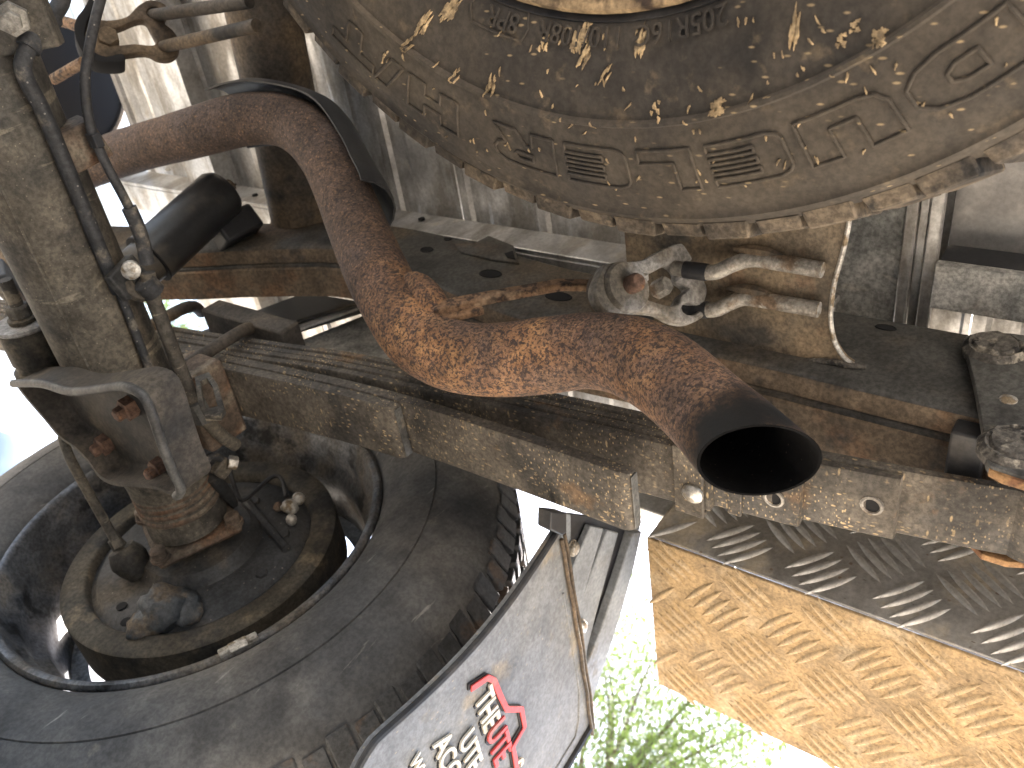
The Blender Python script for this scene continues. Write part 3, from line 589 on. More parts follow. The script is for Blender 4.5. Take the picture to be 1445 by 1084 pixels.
# dried mud splashes: thin ragged raised cakes
def splat(px, py, ln, wd, ang, n=9):
    c = W(px, py, z=SC.z - .014); d = Vector((c.x-SC.x, c.y-SC.y)); r = d.length; a = math.atan2(d.y, d.x)
    if r > .332 or r < .228: return
    outl = []; ph = random.uniform(0, 6)
    for k in range(n*3):
        t = 2*math.pi*k/(n*3); rr_ = 1 + .28*math.sin(t*3 + ph) + .22*math.sin(t*7 + ph*2) + .12*random.uniform(-1, 1); u = ln*.5*math.cos(t)*rr_; v = wd*.5*math.sin(t)*rr_
        outl.append((u*math.cos(ang) - v*math.sin(ang), u*math.sin(ang) + v*math.cos(ang)))
    def pt(u, v, h):
        r2 = r + u; a2 = a + v/r; return SC + Vector((r2*math.cos(a2), r2*math.sin(a2), side_h(min(max(r2, .226), .335)) - h))
    lo = [pt(u, v, .0000) for u, v in outl]; hi = [pt(u*.8, v*.8, .0011) for u, v in outl]; ce = [pt(0, 0, .0013)]
    m = len(lo); fs = [(i, (i+1) % m, m+(i+1) % m, m+i) for i in range(m)] + [(m+i, m+(i+1) % m, 2*m) for i in range(m)]
    MB().add(lo + hi + ce, fs).build('mud_splash', m_splat, ty, angle=60)
for px, py, ln, wd, an in [(a+dx, b2+dy, c2*k_, d2*w3, e2) for a, b2, c2, d2, e2 in ((594, 32, .018, .006, .3), (628, 12, .020, .009, .4), (806, 60, .010, .010, 0), (818, 80, .013, .005, .5), (813, 48, .008, .007, 0), (896, 62, .014, .005, .2), (1118, 40, .018, .004, .5), (692, 118, .010, .004, 0), (575, 60, .010, .004, .4), (642, 105, .007, .003, .3), (760, 62, .006, .004, 0), (850, 105, .010, .0025, .6), (1012, 148, .006, .012, 0), (1240, 50, .006, .010, 0), (924, 150, .004, .004, 0), (1186, 55, .004, .005, .3), (1205, 35, .003, .006, 0), (540, 80, .006, .003, .2)) for dx, dy, k_, w3 in ((0, 0, 1.0, .55), (5, 7, .75, .45), (-4, 9, .6, .35), (6, -6, .5, .4))]:
    splat(px, py, ln, wd, an)
for i in range(90):
    splat(random.uniform(540, 1420), random.uniform(20, 280), random.uniform(.002, .0055), random.uniform(.0006, .0013), random.uniform(-.5, .9), 4)

# ---- rear wheel on the axle; axis along x; inner face towards the camera
WX, WY, WZ = .616, .7987, .3236
WC = Vector((WX, WY, WZ))
rw = thing('wheel_and_tyre', (WX, WY, WZ - .371), 'rear wheel on the axle with worn tyre and dusty steel rim', 'wheel')
side2 = [(.212, .020), (.2165, .008), (.219, .001), (.223, -.006), (.232, -.013), (.250, -.0195), (.272, -.0225), (.2850, -.0228), (.2856, -.0208), (.2868, -.0208), (.2874, -.0226), (.305, -.0190), (.325, -.0125), (.340, -.0040), (.350, .0060), (.357, .0160), (.3615, .030)]
prof = side2 + [(.3630, .06), (.3635, .095), (.3630, .13)] + [(r, .190 - h) for r, h in side2[::-1]]
ty2 = profile_mesh('tyre', prof, (1, 0, 0), WC, m_tyre2, rw, 180)
fr_rw = lambda a: (WC, Vector((0, -math.sin(a), math.cos(a))), Vector((1, 0, 0)), Vector((0, math.cos(a), math.sin(a))))
def tb(lo, hi): return block_mesh('tread_block', lo, hi, m_tread2)
NR = 88; w2 = 2*math.pi*.366/NR
sh = tb([(-.44*w2, .0045, .3512), (.42*w2, .0045, .3512), (.48*w2, .036, .3605), (-.38*w2, .036, .3605)], [(-.41*w2, .007, .3536), (.39*w2, .007, .3536), (.46*w2, .034, .3695), (-.36*w2, .034, .3695)])
sh2 = tb([(-.46*w2, .0090, .3540), (.36*w2, .0090, .3540), (.44*w2, .036, .3605), (-.42*w2, .036, .3605)], [(-.44*w2, .0115, .3560), (.33*w2, .0115, .3560), (.42*w2, .034, .3700), (-.40*w2, .034, .3700)])
place_blocks(ty2, sh, NR//2, fr_rw, 0, .0008); place_blocks(ty2, sh2, NR//2, fr_rw, .5, .0008)
for j, (x0, x1, ph) in enumerate(((.040, .072, .3), (.077, .110, .8))):
    lo_ = [(-.42*w2, x0, .361), (.20*w2, x0+.004, .361), (.10*w2, (x0+x1)/2, .361), (.44*w2, x1-.004, .361), (-.22*w2, x1, .361), (-.32*w2, (x0+x1)/2, .361)]
    mz = tb(lo_, [(a*.92, x0 + (b_-x0)*.94 + .001, .3712) for a, b_, _ in lo_])
    place_blocks(ty2, mz, NR, fr_rw, ph, .0004)
MB().lathe(WC, (1, 0, 0), [(.361, .114), (.3708, .116), (.3708, .148), (.361, .152), (.361, .156), (.3695, .158), (.3695, .178), (.356, .184)], 180).build('outer_rib', m_tread2, ty2)
# rim: lip, barrel, disc with vent holes
rp = [(.2085, .010), (.2165, .004), (.2195, -.001), (.2195, -.0045), (.2165, -.0075), (.2115, -.0070), (.2080, -.002), (.2040, .014), (.1985, .020), (.1960, .045), (.1850, .060), (.1840, .115), (.1830, .150)]
rim = profile_mesh('rim', rp, (1, 0, 0), WC, m_rim, rw, 128)
b = MB(); sg = 96
for i in range(sg):
    a0, a1 = 2*math.pi*i/sg, 2*math.pi*(i+1)/sg
    for r0, r1, hole in ((.05, .130, 0), (.130, .165, 1), (.165, .184, 0)):
        if hole and (i % 12) in (3, 4, 5, 6, 7): continue
        P_ = lambda r, a: WC + Vector((.125 + .1*(.184-r), r*math.cos(a), r*math.sin(a)))
        b.add([P_(r0, a0), P_(r1, a0), P_(r1, a1), P_(r0, a1)], [(0, 1, 2, 3)])
b.build('wheel_disc', m_rim, rim)
c = W(337, 913, x=WX - .011)
tang = Vector((0, -(c.z-WZ), (c.y-WY))).normalized(); rad = Vector((0, c.y-WY, c.z-WZ)).normalized()
cc = WC + rad*.2135 + Vector((-.0085, 0, 0))
MB().obox(cc, tang*.019, rad*.0042, Vector((.003, 0, 0))).build('balance_weight', m_lead, rim, bevel=.0015)
MB().obox(cc + rad*.003 + Vector((-.0036, 0, 0)), tang*.0085, rad*.0062, Vector((.0008, 0, 0))).build('weight_clip', m_edge, rim, bevel=.0005)

# ------------------------------------------------------------------ rear axle
ax = thing('rear_axle', (.2, WY, WZ - .046), 'grimy brown rear axle tube running out to the wheel', 'axle')
AY, AZ = WY, WZ
xs = [-.9, -.2, -.05, .05, .15, .25, .35, .42, .47, .505, .53, .555, .575, .600]
rs = [.05, .052, .050, .0485, .0470, .0465, .0465, .0465, .0465, .046, .0435, .0425, .043, .0435]
b = MB().tube([(x, AY, AZ) for x in xs], rs, 40)
for v in b.v: v += Vector((0, 1, 1))*mnoise.noise(v*9)*.0012
b.build('tube', m_axle, ax, angle=60)
for x, r in ((.545, .0448), (.553, .0452), (.562, .0455), (.572, .046)):
    MB().lathe((x, AY, AZ), (1, 0, 0), [(r-.003, -.004), (r-.0012, -.0015), (r-.0012, .0015), (r-.003, .004)], 36).build('weld_ring', m_axrust, ax)
# square end flange and four bolts
e0 = [(sy*.048, sz*.048) for sy, sz in ((1, 1), (-1, 1), (-1, -1), (1, -1))]
rot = math.radians(22)
fl = [(AY + a*math.cos(rot) - b_*math.sin(rot), AZ + a*math.sin(rot) + b_*math.cos(rot)) for a, b_ in e0]
MB().prism([(.604, y, z) for y, z in fl], (.012, 0, 0)).build('end_flange', m_axrust, ax, bevel=.006)
for y, z in fl:
    y2, z2 = AY + (y-AY)*.86, AZ + (z-AZ)*.86
    MB().lathe((.604, y2, z2), (-1, 0, 0), [(.0105, 0), (.0105, .004), (.0085, .0042), (.0085, .013), (.006, .015), (0, .015)], 16).build('stud', m_axrust, ax)
# seam along the tube
seam = [Vector((x, AY - .0466*math.cos(math.radians(52)), AZ - .0466*math.sin(math.radians(52)))) for x in (-.2, .0, .1, .2, .3, .4, .45)]
MB().tube(seam, .0014, 6).build('seam', m_axle, ax)
# top-left bracket with square bolt washer on the tube
c = W(26, 30, y=.742); MB().obox(c, (.022, 0, 0), (0, .006, .006), (0, -.018, .018)).build('line_bracket', m_axle, ax, bevel=.002)
c2 = c + Vector((-.004, -.010, -.008)); MB().lathe(c2, (.2, -.75, -.62), [(.013, 0), (.013, .004), (.008, .0045), (.008, .010), (0, .0105)], 6).build('bracket_bolt', m_rod, ax)
c = W(106, 205, y=.76); MB().obox(c, (.017, 0, .004), (0, .018, .004), (-.003, -.003, .020)).build('bump_pad', m_axrust, ax, bevel=.002)

# ------------------------------------------------------------------ drum brake
db = thing('drum_brake', (.655, WY, WZ), 'black drum brake backing plate inside the rear wheel', 'drum brake')
BX = .646
BC = Vector((BX, WY, WZ))
MB().lathe(BC, (1, 0, 0), [(.03, -.018), (.062, -.018), (.072, -.004), (.115, -.002), (.122, .006), (.134, .008)], 96).build('backing_plate', m_drum, db, angle=50)
MB().lathe(BC, (1, 0, 0), [(.126, .008), (.1285, -.003), (.132, -.0050), (.153, -.0045), (.1570, -.002), (.1575, .010), (.1575, .055), (.150, .058)], 120).build('drum_edge', m_drumring, db, angle=50)
def at_b(px, py, dx=0): return W(px, py, x=BX + dx)
def lump(name, px, py, dx, sx, sr, mat, n=6, par=db):
    c = at_b(px, py, dx); b = MB(); rings = []
    for i in range(9):
        t = i/8; rr_ = math.sin(math.pi*min(max(t, .06), .94)); x = -math.cos(math.pi*t)
        rings.append([c + Vector((x*sx, math.cos(a)*sr*rr_, math.sin(a)*sr*rr_)) for a in [2*math.pi*k/16 for k in range(16)]])
    b.loft(rings)
    for v in b.v: v += (v-c).normalized()*(mnoise.noise(v*55)*sr*.35 + mnoise.noise(v*150)*sr*.22)
    return b.build(name, mat, par, angle=80)
lump('grease_lump', 232, 858, -.012, .018, .027, m_grease)
lump('grease_lump', 262, 862, -.006, .013, .021, m_grease)
lump('grease_lump', 205, 880, -.008, .014, .020, m_grease)
lump('bleeder_body', 408, 716, -.014, .010, .010, m_edge)
lump('bleeder_body', 422, 704, -.018, .008, .0065, m_edge)
lump('bleeder_body', 411, 734, -.012, .007, .006, m_edge)
lump('bleeder_body', 392, 715, -.010, .007, .006, m_axrust)
for px, py in ((360, 711), (402, 757), (370, 812)): 
    MB().hexnut(at_b(px, py, -.001), (-1, 0, 0), .007, .006).build('plate_bolt', m_drum, db)
for px, py in ((172, 856), (178, 878)):
    MB().lathe(at_b(px, py, -.003), (-1, 0, 0), [(.006, 0), (.006, .001), (0, .0012)], 14).build('inspection_hole', m_hole, db)
MB().tube([at_b(345, 705, -.006), at_b(405, 775, -.006)], [.006, .005], 10).build('stamped_rib', m_drum, db)
bp_ = [Vector(p) for p in spline([at_b(a, b_, d_) for a, b_, d_ in ((322, 655, -.06), (330, 685, -.04), (342, 706, -.03), (368, 686, -.025), (386, 672, -.025), (398, 677, -.022), (404, 700, -.016))], 5)]
MB().tube(bp_, .0028, 8).build('brake_pipe', m_black, db)
# handbrake cable and its boot
hc = thing('handbrake_cable', W(180, 790, x=.62), 'thin handbrake cable with rubber boot entering the drum', 'cable')
P_ = [Vector(p) for p in spline([W(88, 615, x=.47), W(98, 645, x=.49), W(122, 690, x=.53), W(150, 740, x=.575), W(168, 772, x=.60)], 5)]
MB().tube(P_, .0052, 10).build('cable', m_axle, hc)
q0, q1 = W(160, 760, x=.595), W(190, 800, x=.632)
dd = (q1 - q0)
MB().tube([q0 + dd*t for t in (0, .3, .34, .55, .75, 1.0, 1.3)], [.007, .0085, .015, .019, .021, .018, .012], 16).build('boot', m_drumring, hc)

# ------------------------------------------------------------------ leaf spring
ls = thing('leaf_spring', (.45, WY, WZ + .045), 'mud flecked leaf spring pack running back from the axle', 'leaf spring')
ztop = smooth_tab([(-.02, .560), (.03, .549), (.10, .538), (.179, .528), (.345, .515), (.616, .489), (.72, .471), (.83, .452), (.95, .432), (1.1, .408), (1.3, .378), (1.5, .35)], 5)
zol = smooth_tab([(.20, .446), (.28, .4485), (.40, .4505), (.525, .4500), (.64, .441), (.75, .4275), (.9, .408), (1.1, .382)], 5)   # top of the upper helper leaf
LX0, LX1 = .432, .493
def leaf(y0, y1, off, th, mat, round_end=0, name='leaf', inset=0.0, tab=None):
    b = MB(); rings = []; n = max(int((y1-y0)/.025), 4); tab = tab or ztop
    for i in range(n+1):
        y = y0 + (y1-y0)*i/n; zt = lerp_tab(tab, y) - off
        rings.append([(LX0+inset, y, zt-th+.0012), (LX0+inset, y, zt-.0012), (LX0+inset+.0012, y, zt), (LX1-inset-.0012, y, zt), (LX1-inset, y, zt-.0012), (LX1-inset, y, zt-th+.0012), (LX1-inset-.0022, y, zt-th), (LX0+inset+.0022, y, zt-th)])
    if round_end:
        r0 = rings[0]
        for k in range(1, 5):
            t = k/4; R_ = []
            for (x, y, z) in r0:
                R_.append((LX0 + .0305 + (x-LX0-.0305)*(1-.06*t*t), y - round_end*math.sin(t*1.3), z + th*.55*(1-math.cos(t*1.3)) if z < r0[1][2]-.004 else z))
            rings.insert(0, R_)
    return b.loft(rings).build(name, mat, ls, angle=30)
T5 = .0088
leaf(.005, 1.45, 0, T5, m_leaf); leaf(.104, 1.36, T5+.0005, T5, m_leaf, inset=.0010)
leaf(.170, 1.30, 2*T5+.0010, T5, m_leaf); leaf(.238, 1.22, 3*T5+.0015, T5, m_leaf, inset=.0010)
leaf(.292, 1.10, 0, .0125, m_leaf, .011, tab=zol); leaf(.535, 1.02, .0130, .0125, m_leaf, .011, tab=zol)
for y_, off_ in ((.292, 0), (.535, .0130)):                          # bright sheared ends of the two helper leaves
    zt = lerp_tab(zol, y_) - off_
    MB().prism([(LX0+.0030, y_-.0109, zt-.0095), (LX1-.0030, y_-.0109, zt-.0095), (LX1-.0030, y_-.0109, zt-.0006), (LX0+.0030, y_-.0109, zt-.0006)], (0, -.0012, 0)).build('leaf_end', m_shack, ls, bevel=.0005)
# spring eye and clip, rivets
eye = Vector((.462, .018, .563))
MB().lathe(eye - Vector((.0302, 0, 0)), (1, 0, 0), [(.020, 0), (.0265, 0), (.0265, .06), (.020, .06)], 28).build('eye', m_leaf, ls)
def under(y, off): return lerp_tab(ztop, y) - off
def clip_band(y, w, off, name, mat):
    z0 = under(y, off); b = MB().box((LX0-.004, y-w, z0-.004), (LX1+.004, y+w, z0-.0003)).box((LX0-.0045, y-w+.0005, z0-.0035), (LX0-.0008, y+w-.0005, z0+.036)).box((LX1+.0008, y-w+.0005, z0-.0035), (LX1+.0045, y+w-.0005, z0+.030))
    return b.build(name, mat, ls, bevel=.0012)
off3 = 4*T5+.0018
cl = clip_band(.2540, .0130, off3, 'clip', m_leaf)
cz = under(.254, off3) - .004
p = W(977, 697, z=cz - .001); MB().lathe(Vector((p.x, p.y, cz)), (0, 0, -1), [(.0095, 0), (.0092, .002), (.006, .0045), (0, .0055)], 18).build('rivet', m_bolt, cl)
for px, y_, off in ((1092, .185, 3*T5+.0010), (1230, .122, 2*T5+.0005)):
    z = under(y_, off); p = W(px, 703 if px < 1100 else 713, z=z)
    rv = MB().lathe(Vector((p.x, p.y, z)), (0, 0, -1), [(.0088, -.001), (.0085, .0012), (.0068, .0018), (.0058, .0008)], 18).build('rivet_hole', m_rod, ls)
    MB().lathe(Vector((p.x, p.y, z)), (0, 0, -1), [(.0062, .0004), (0, .0005)], 18).build('rivet_bore', m_hole, rv)
b = MB().box((LX0-.001, .214, under(.22, 3*T5+.0012)-.003), (LX1+.001, .226, under(.22, 3*T5+.0012)-.0002)).build('spacer_strip', m_leaf, ls, bevel=.001)
# pad and U-bolt over the pack
MB().box((.424, .735, .474), (.498, .88, .502)).build('spring_pad', m_pan, ls, bevel=.003)
u = [Vector(p) for p in spline([W(212, 545, x=.421), W(240, 532, x=.421), W(285, 502, x=.420), W(330, 474, x=.420), W(345, 466, x=.424), W(356, 463, x=.437), W(362, 470, x=.467)], 6)]
MB().tube(u, .0072, 12).build('u_bolt', m_cross, ls)
u2 = [p + Vector((-.003, .115, .004)) for p in u]; MB().tube(u2, .0072, 12).build('u_bolt', m_cross, ls)

# shackle
sh_ = thing('spring_shackle', (.395, .03, .51), 'grey steel spring shackle with two crumbling rubber bushes', 'shackle')
plate_x('plate', spline([(1359, 484), (1366, 478), (1400, 474), (1460, 482), (1520, 510), (1520, 640), (1500, 690), (1460, 684), (1420, 672), (1394, 661), (1389, 640), (1384, 600), (1374, 545), (1364, 505), (1359, 484)], 4)[:-1], .394, .008, m_shack, sh_, bev=.0015)
plate_x('rusty_edge', [(1394, 659), (1420, 670), (1460, 682), (1500, 688), (1500, 698), (1455, 690), (1415, 678), (1395, 667)], .396, .007, m_orust, sh_)
for (px, py) in ((1404, 494), (1432, 634)):
    c = W(px, py, x=.391); b = MB().lathe(c + Vector((.004, 0, 0)), (-1, 0, 0), [(.0225, 0), (.0225, .005), (.019, .010), (.016, .0085), (.0145, .011), (0, .0115)], 30)
    for v in b.v: v += Vector((mnoise.noise(v*160)*.0016, mnoise.noise(v*130 + Vector((3, 1, 2)))*.0014, mnoise.noise(v*140)*.0012))
    b.build('bush', m_weld, sh_)
c = W(1423, 564, x=.390); MB().lathe(c + Vector((.001, 0, 0)), (-1, 0, 0), [(.0065, 0), (.006, .0015), (.0025, .003), (0, .003)], 12).build('paint_mark', m_edge, sh_)
plate_x('outer_plate', [(1368, 768), (1385, 768), (1420, 782), (1500, 790), (1500, 802), (1420, 797), (1385, 786)], .500, .006, m_orust, sh_)
MB().box((.404, .058, .552), (.455, .082, .571)).build('rail_hanger', m_black, sh_, bevel=.002)
# ------------------------------------------------------------------ U-bolt plate under the axle (pressed pan with a turned-down rim)
up = thing('spring_plate', (.42, .79, .27), 'pressed steel spring plate bolted under the axle with rusty nuts', 'bracket')
ZP, ZR = .276, .248
rimpx = spline([(20, 541), (60, 541), (100, 552), (140, 549), (175, 545), (200, 556), (214, 580), (228, 622), (243, 662), (256, 690), (246, 700), (225, 692), (200, 688), (165, 686), (142, 676), (124, 652), (104, 632), (84, 618), (62, 592), (36, 562), (20, 541)], 4)[:-1]
low = [W(a, b_, z=ZR) for a, b_ in rimpx]
cen = sum(low, Vector())/len(low)
flo = [Vector((p.x + (cen.x-p.x)*.10, p.y + (cen.y-p.y)*.06, ZP)) for p in low]
lo2 = [Vector((p.x + (cen.x-p.x)*.085, p.y + (cen.y-p.y)*.05, ZR)) for p in low]
fl2 = [Vector((p.x + (cen.x-p.x)*.16, p.y + (cen.y-p.y)*.10, ZP - .0035)) for p in low]
upo = [Vector((p.x, p.y, ZP + .003)) for p in low]
b = MB(); n = len(low)
b.loft([upo, [Vector((p.x, p.y, ZR + .003)) for p in low], low, lo2, [Vector((p.x, p.y, ZP-.008)) for p in lo2], fl2], caps=False)
b.add(fl2, [tuple(range(n))]); b.add(upo, [tuple(range(n))])
b.build('pan', m_pan, up, angle=50)
rl = [Vector((p.x, p.y, ZR - .0005)) for p in low[:40]]
MB().tube(rl, [.0042]*len(rl), 8).build('rolled_rim', m_shack, up, angle=70)
for px, py in ((170, 583), (137, 634), (214, 668)):
    c = W(px, py, z=ZP - .016)
    nb = MB().lathe(Vector((c.x, c.y, ZP-.003)), (0, 0, -1), [(.0105, 0), (.0105, .010), (.0090, .0105), (.0065, .0108), (.0065, .017), (.005, .0185), (0, .0185)], 6).build('nut', m_rustb, up)
# clamp block between plate and spring, at the axle
MB().box((.414, .735, .350), (.504, .790, .3985)).build('spring_seat', m_axrust, up, bevel=.004)
plate_x('seat_loop', [(276, 535), (296, 528), (308, 545), (318, 580), (312, 590), (290, 592), (280, 570)], .416, .006, m_axle, up, holes=[[(284, 542), (293, 537), (301, 549), (308, 576), (292, 580), (287, 565)]])

# ------------------------------------------------------------------ shock absorber
sa = thing('shock_absorber', W(210, 370, d=1.03), 'satin black shock absorber leaning from axle to chassis', 'shock absorber')
a_, b_ = W(160, 412, d=1.01), W(318, 268, d=1.10)
dv = (b_ - a_)
MB().tube([a_, a_ + dv*.12, a_ + dv*.40], [.018, .027, .0275], 28).build('body', m_shock, sa)
MB().tube([a_ + dv*.30, a_ + dv*.31, a_ + dv*.95, a_ + dv*.99], [.031, .0325, .0325, .028], 28).build('dust_cover', m_shock, sa)
MB().tube([a_ + dv*.295, a_ + dv*.303], [.0332, .0335], 28).build('rubber_lip', m_hole, sa)
MB().tube([a_ + dv*.98, a_ + dv*1.06], [.008, .008], 12).build('top_stud', m_rod, sa)
MB().obox(b_ + Vector((.045, -.012, -.012)), (.010, .014, 0), (0, 0, .03), (.014, -.01, 0)).build('top_bracket', m_black, sa, bevel=.004)
# shock bush standing on the plate
sb = thing('shock_bush', W(45, 530, z=.285), 'grey cylindrical shock bush with nut on the spring plate corner', 'bush')
c0 = W(66, 519, y=.872); axis = Vector((-1, -.03, .02))
h = .075; axis.normalize()
MB().lathe(c0, axis, [(.030, 0), (.030, .004), (.026, .006), (.0255, .012), (.0275, .015), (.0275, .046), (.026, .050)], 32, True).build('bush', m_drumring, sb, angle=40)
MB().lathe(c0 + axis*.0505, axis, [(.028, 0), (.029, .002), (.028, .0045)], 32, True).build('washer', m_rubber, sb)
MB().lathe(c0 + axis*.0555, axis, [(.014, 0), (.0145, .004), (.0120, .005)], 24, True).build('spacer', m_drumring, sb)
MB().hexnut(c0 + axis*.061, axis, .0115, .012).build('nut', m_axle, sb)
MB().tube([c0 + axis*.073, c0 + axis*.10], .0065, 12).build('stud', m_axle, sb)
# dark mounting links left of the axle
lk = thing('anchor_bracket', W(25, 430, d=1.0), 'dirty folded anchor bracket behind the axle at far left', 'bracket')
MB().tube([Vector(p) for p in spline([W(-15, 400, d=.99), W(8, 412, d=.985), (W(20, 430, d=.98)), W(14, 462, d=.975), W(2, 480, d=.97)], 4)], .008, 10).build('arm', m_axle, lk)
MB().obox(W(35, 432, d=1.03), (.03, -.02, .0), (.0, .02, .008), (0, -.003, .004)).build('strap', m_axrust, lk, bevel=.002)
MB().obox(W(32, 418, d=1.06), (.035, -.03, .0), (.0, .03, .012), (0, -.003, .006)).build('base', m_black, lk, bevel=.002)

# ------------------------------------------------------------------ hoses and brake line along the axle
def hose(name, pts, r, label, cat, mat=m_hose):
    P_ = [Vector(p) for p in spline([W(a, b2, y=y_) for a, b2, y_ in pts], 6)]
    t = thing(name, P_[0], label, cat); 
    rr_ = r if isinstance(r, list) else r
    MB().tube(P_, rr_, 12).build('hose' if cat == 'hose' else 'line', mat, t, angle=80); return t, P_
h1, HP = hose('brake_hose', [(92, -20, .745), (84, 8, .742), (66, 32, .738), (42, 64, .735), (32, 92, .735), (40, 118, .737), (62, 160, .74), (88, 222, .743), (112, 280, .745), (132, 330, .747), (152, 378, .748), (168, 412, .748)], .0066, 'black rubber brake hose clipped along the axle tube', 'hose')
MB().tube(HP[10:20], .0092, 14).build('hose_sleeve', m_hose, h1)
h2, _ = hose('brake_line', [(166, 405, .748), (182, 445, .747), (200, 492, .745), (217, 538, .742), (240, 600, .74), (262, 645, .745), (276, 667, .75), (288, 655, .752), (297, 644, .752), (312, 648, .752), (322, 662, .75)], .0042, 'thin dirty steel brake line bent near the drum', 'brake line')
h3, HP3 = hose('breather_cable', [(146, -15, .74), (134, 30, .735), (125, 75, .732), (120, 120, .730), (128, 180, .728), (150, 232, .726), (178, 285, .724), (198, 330, .722), (208, 372, .722)], .0042, 'slim black cable hanging from the top left past the axle', 'cable')
MB().tube(HP3[-12:], .0066, 12).build('end_sleeve', m_hose, h3)
c = HP3[26]; MB().obox(c, (.006, 0, 0), (0, .006, 0), (0, 0, .004)).build('cable_tie', m_black, h3, bevel=.001)
h4, HP4 = hose('brake_pipe', [(208, 385, .722), (216, 420, .722), (228, 452, .722), (246, 500, .722), (262, 540, .722), (272, 565, .722), (280, 582, .722), (298, 600, .724), (314, 616, .728), (332, 628, .732)], .0070, 'brown coated brake pipe with crimped union above the spring plate', 'brake pipe', m_axle)
MB().tube([W(274, 566, y=.720), W(288, 592, y=.720)], .0105, 8).build('union_nut', m_shack, h4)
# clip bracket that holds the hoses
cb_ = thing('hose_clip', W(185, 385, y=.735), 'small steel clip with bolt holding the brake hoses', 'clip')
MB().obox(W(180, 392, y=.735), (.014, 0, .004), (0, .003, -.002), (-.003, .006, .017)).build('tab', m_shack, cb_, bevel=.0015)
MB().lathe(W(185, 380, y=.731), (-.1, -.8, -.5), [(.0085, 0), (.0085, .006), (.007, .007), (0, .0072)], 14).build('bolt', m_edge, cb_)
arc = [Vector(p) for p in spline([W(176, 398, y=.735), W(185, 410, y=.732), (W(200, 416, y=.73)), W(214, 408, y=.725)], 4)]
MB().tube(arc, .007, 10).build('curved_arm', m_chas, cb_)
MB().tube([W(203, 398, y=.72), W(218, 412, y=.72)], .0105, 12).build('grommet', m_hose, cb_)
# lumps of the spring clamp near the drum
kn = thing('union_block', W(318, 655, y=.75), 'small corroded brake union block beside the drum', 'union')
MB().obox(W(314, 660, y=.752), (.008, .0, .004), (0, .006, 0), (-.004, 0, .010)).build('block', m_axle, kn, bevel=.002)
MB().hexnut(W(322, 652, y=.745), (.5, -.5, .7), .0075, .010).build('nut', m_edge, kn)
MB().tube([W(300, 672, y=.76), W(322, 700, y=.77), W(330, 712, y=.775)], [.008, .007, .005], 10).build('tail', m_drum, kn)

# ------------------------------------------------------------------ forward exhaust mount at the top left
HX = .135; FP = W(225, 45, x=HX); FN = Vector((-.55, -.78, -.25)).normalized()
fm = thing('front_exhaust_mount', W(190, 55, x=HX), 'brown shaded rubber exhaust mount hanging at top left', 'rubber mount')
def HW(px, py, x=HX): return (px, py)
upper = spline([(128, 28), (150, 33), (178, 28), (195, 12), (212, 4), (232, 10), (236, 22), (232, 36), (243, 46), (252, 60), (252, 76), (240, 86), (222, 85), (205, 78), (170, 82), (150, 88), (132, 80), (120, 58), (128, 28)], 4)[:-1]
hole = spline([(140, 45), (165, 44), (190, 34), (204, 33), (212, 45), (220, 62), (214, 68), (190, 66), (160, 68), (140, 60), (140, 45)], 3)[:-1]
e1 = [(216 + 9*math.cos(a), 22 + 8*math.sin(a)) for a in [i*math.pi/5 for i in range(10)]]
e2 = [(232 + 9*math.cos(a), 68 + 6*math.sin(a)) for a in [i*math.pi/5 for i in range(10)]]
plate_n('body', upper, FP, FN, .014, m_rubberb, fm, holes=[hole, e1, e2], bev=.002)
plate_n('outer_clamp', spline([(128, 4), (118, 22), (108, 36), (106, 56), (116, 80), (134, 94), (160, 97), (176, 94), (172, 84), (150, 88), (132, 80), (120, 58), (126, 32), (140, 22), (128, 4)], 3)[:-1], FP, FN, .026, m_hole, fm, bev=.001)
q_ = on_plane(152, 56, FP, FN); MB().hexnut(q_ - FN*.004, FN, .012, .014).build('nut', m_rubberb, fm)
MB().tube([W(76, 112, d=.96), W(100, 98, d=.93), on_plane(118, 88, FP, FN)], .006, 10).build('stay', m_rustbar, fm)
MB().tube([W(70, 26, d=.96), W(95, 32, d=.93), on_plane(112, 38, FP, FN)], .006, 10).build('stay', m_rustbar, fm)
for pts in (((215, 22), (250, 17), (300, 10), (352, 2)), ((228, 67), (262, 59), (310, 48), (362, 36))):
    MB().tube([Vector(p) for p in spline([on_plane(*pts[0], FP, FN)] + [W(a, c_, z=on_plane(*pts[0], FP, FN).z + .004*i) for i, (a, c_) in enumerate(pts[1:])], 3)], .0068, 12).build('rod', m_cross, fm)
for px, py in ((218, 22), (234, 66)): MB().tube([on_plane(px-4, py, FP, FN), on_plane(px+8, py-1, FP, FN)], .0075, 10).build('rod_sleeve', m_black, fm)
# dark silencer end further forward
mf = thing('silencer', W(110, 150, d=1.5), 'black rounded silencer body partly hidden behind the axle', 'silencer')
MB().lathe(W(72, 125, d=1.42), W(72, 125, d=1.42).normalized(), [(0, 0), (.085, .0), (.104, .006), (.112, .018), (.112, .22)], 48).build('end_cap', m_hole, mf)
rc = W(72, 125, d=1.42); rn = rc.normalized()
MB().lathe(rc, rn, [(.108, .002), (.1125, .004), (.114, .010), (.1125, .016)], 48).build('rolled_seam', m_cross, mf)

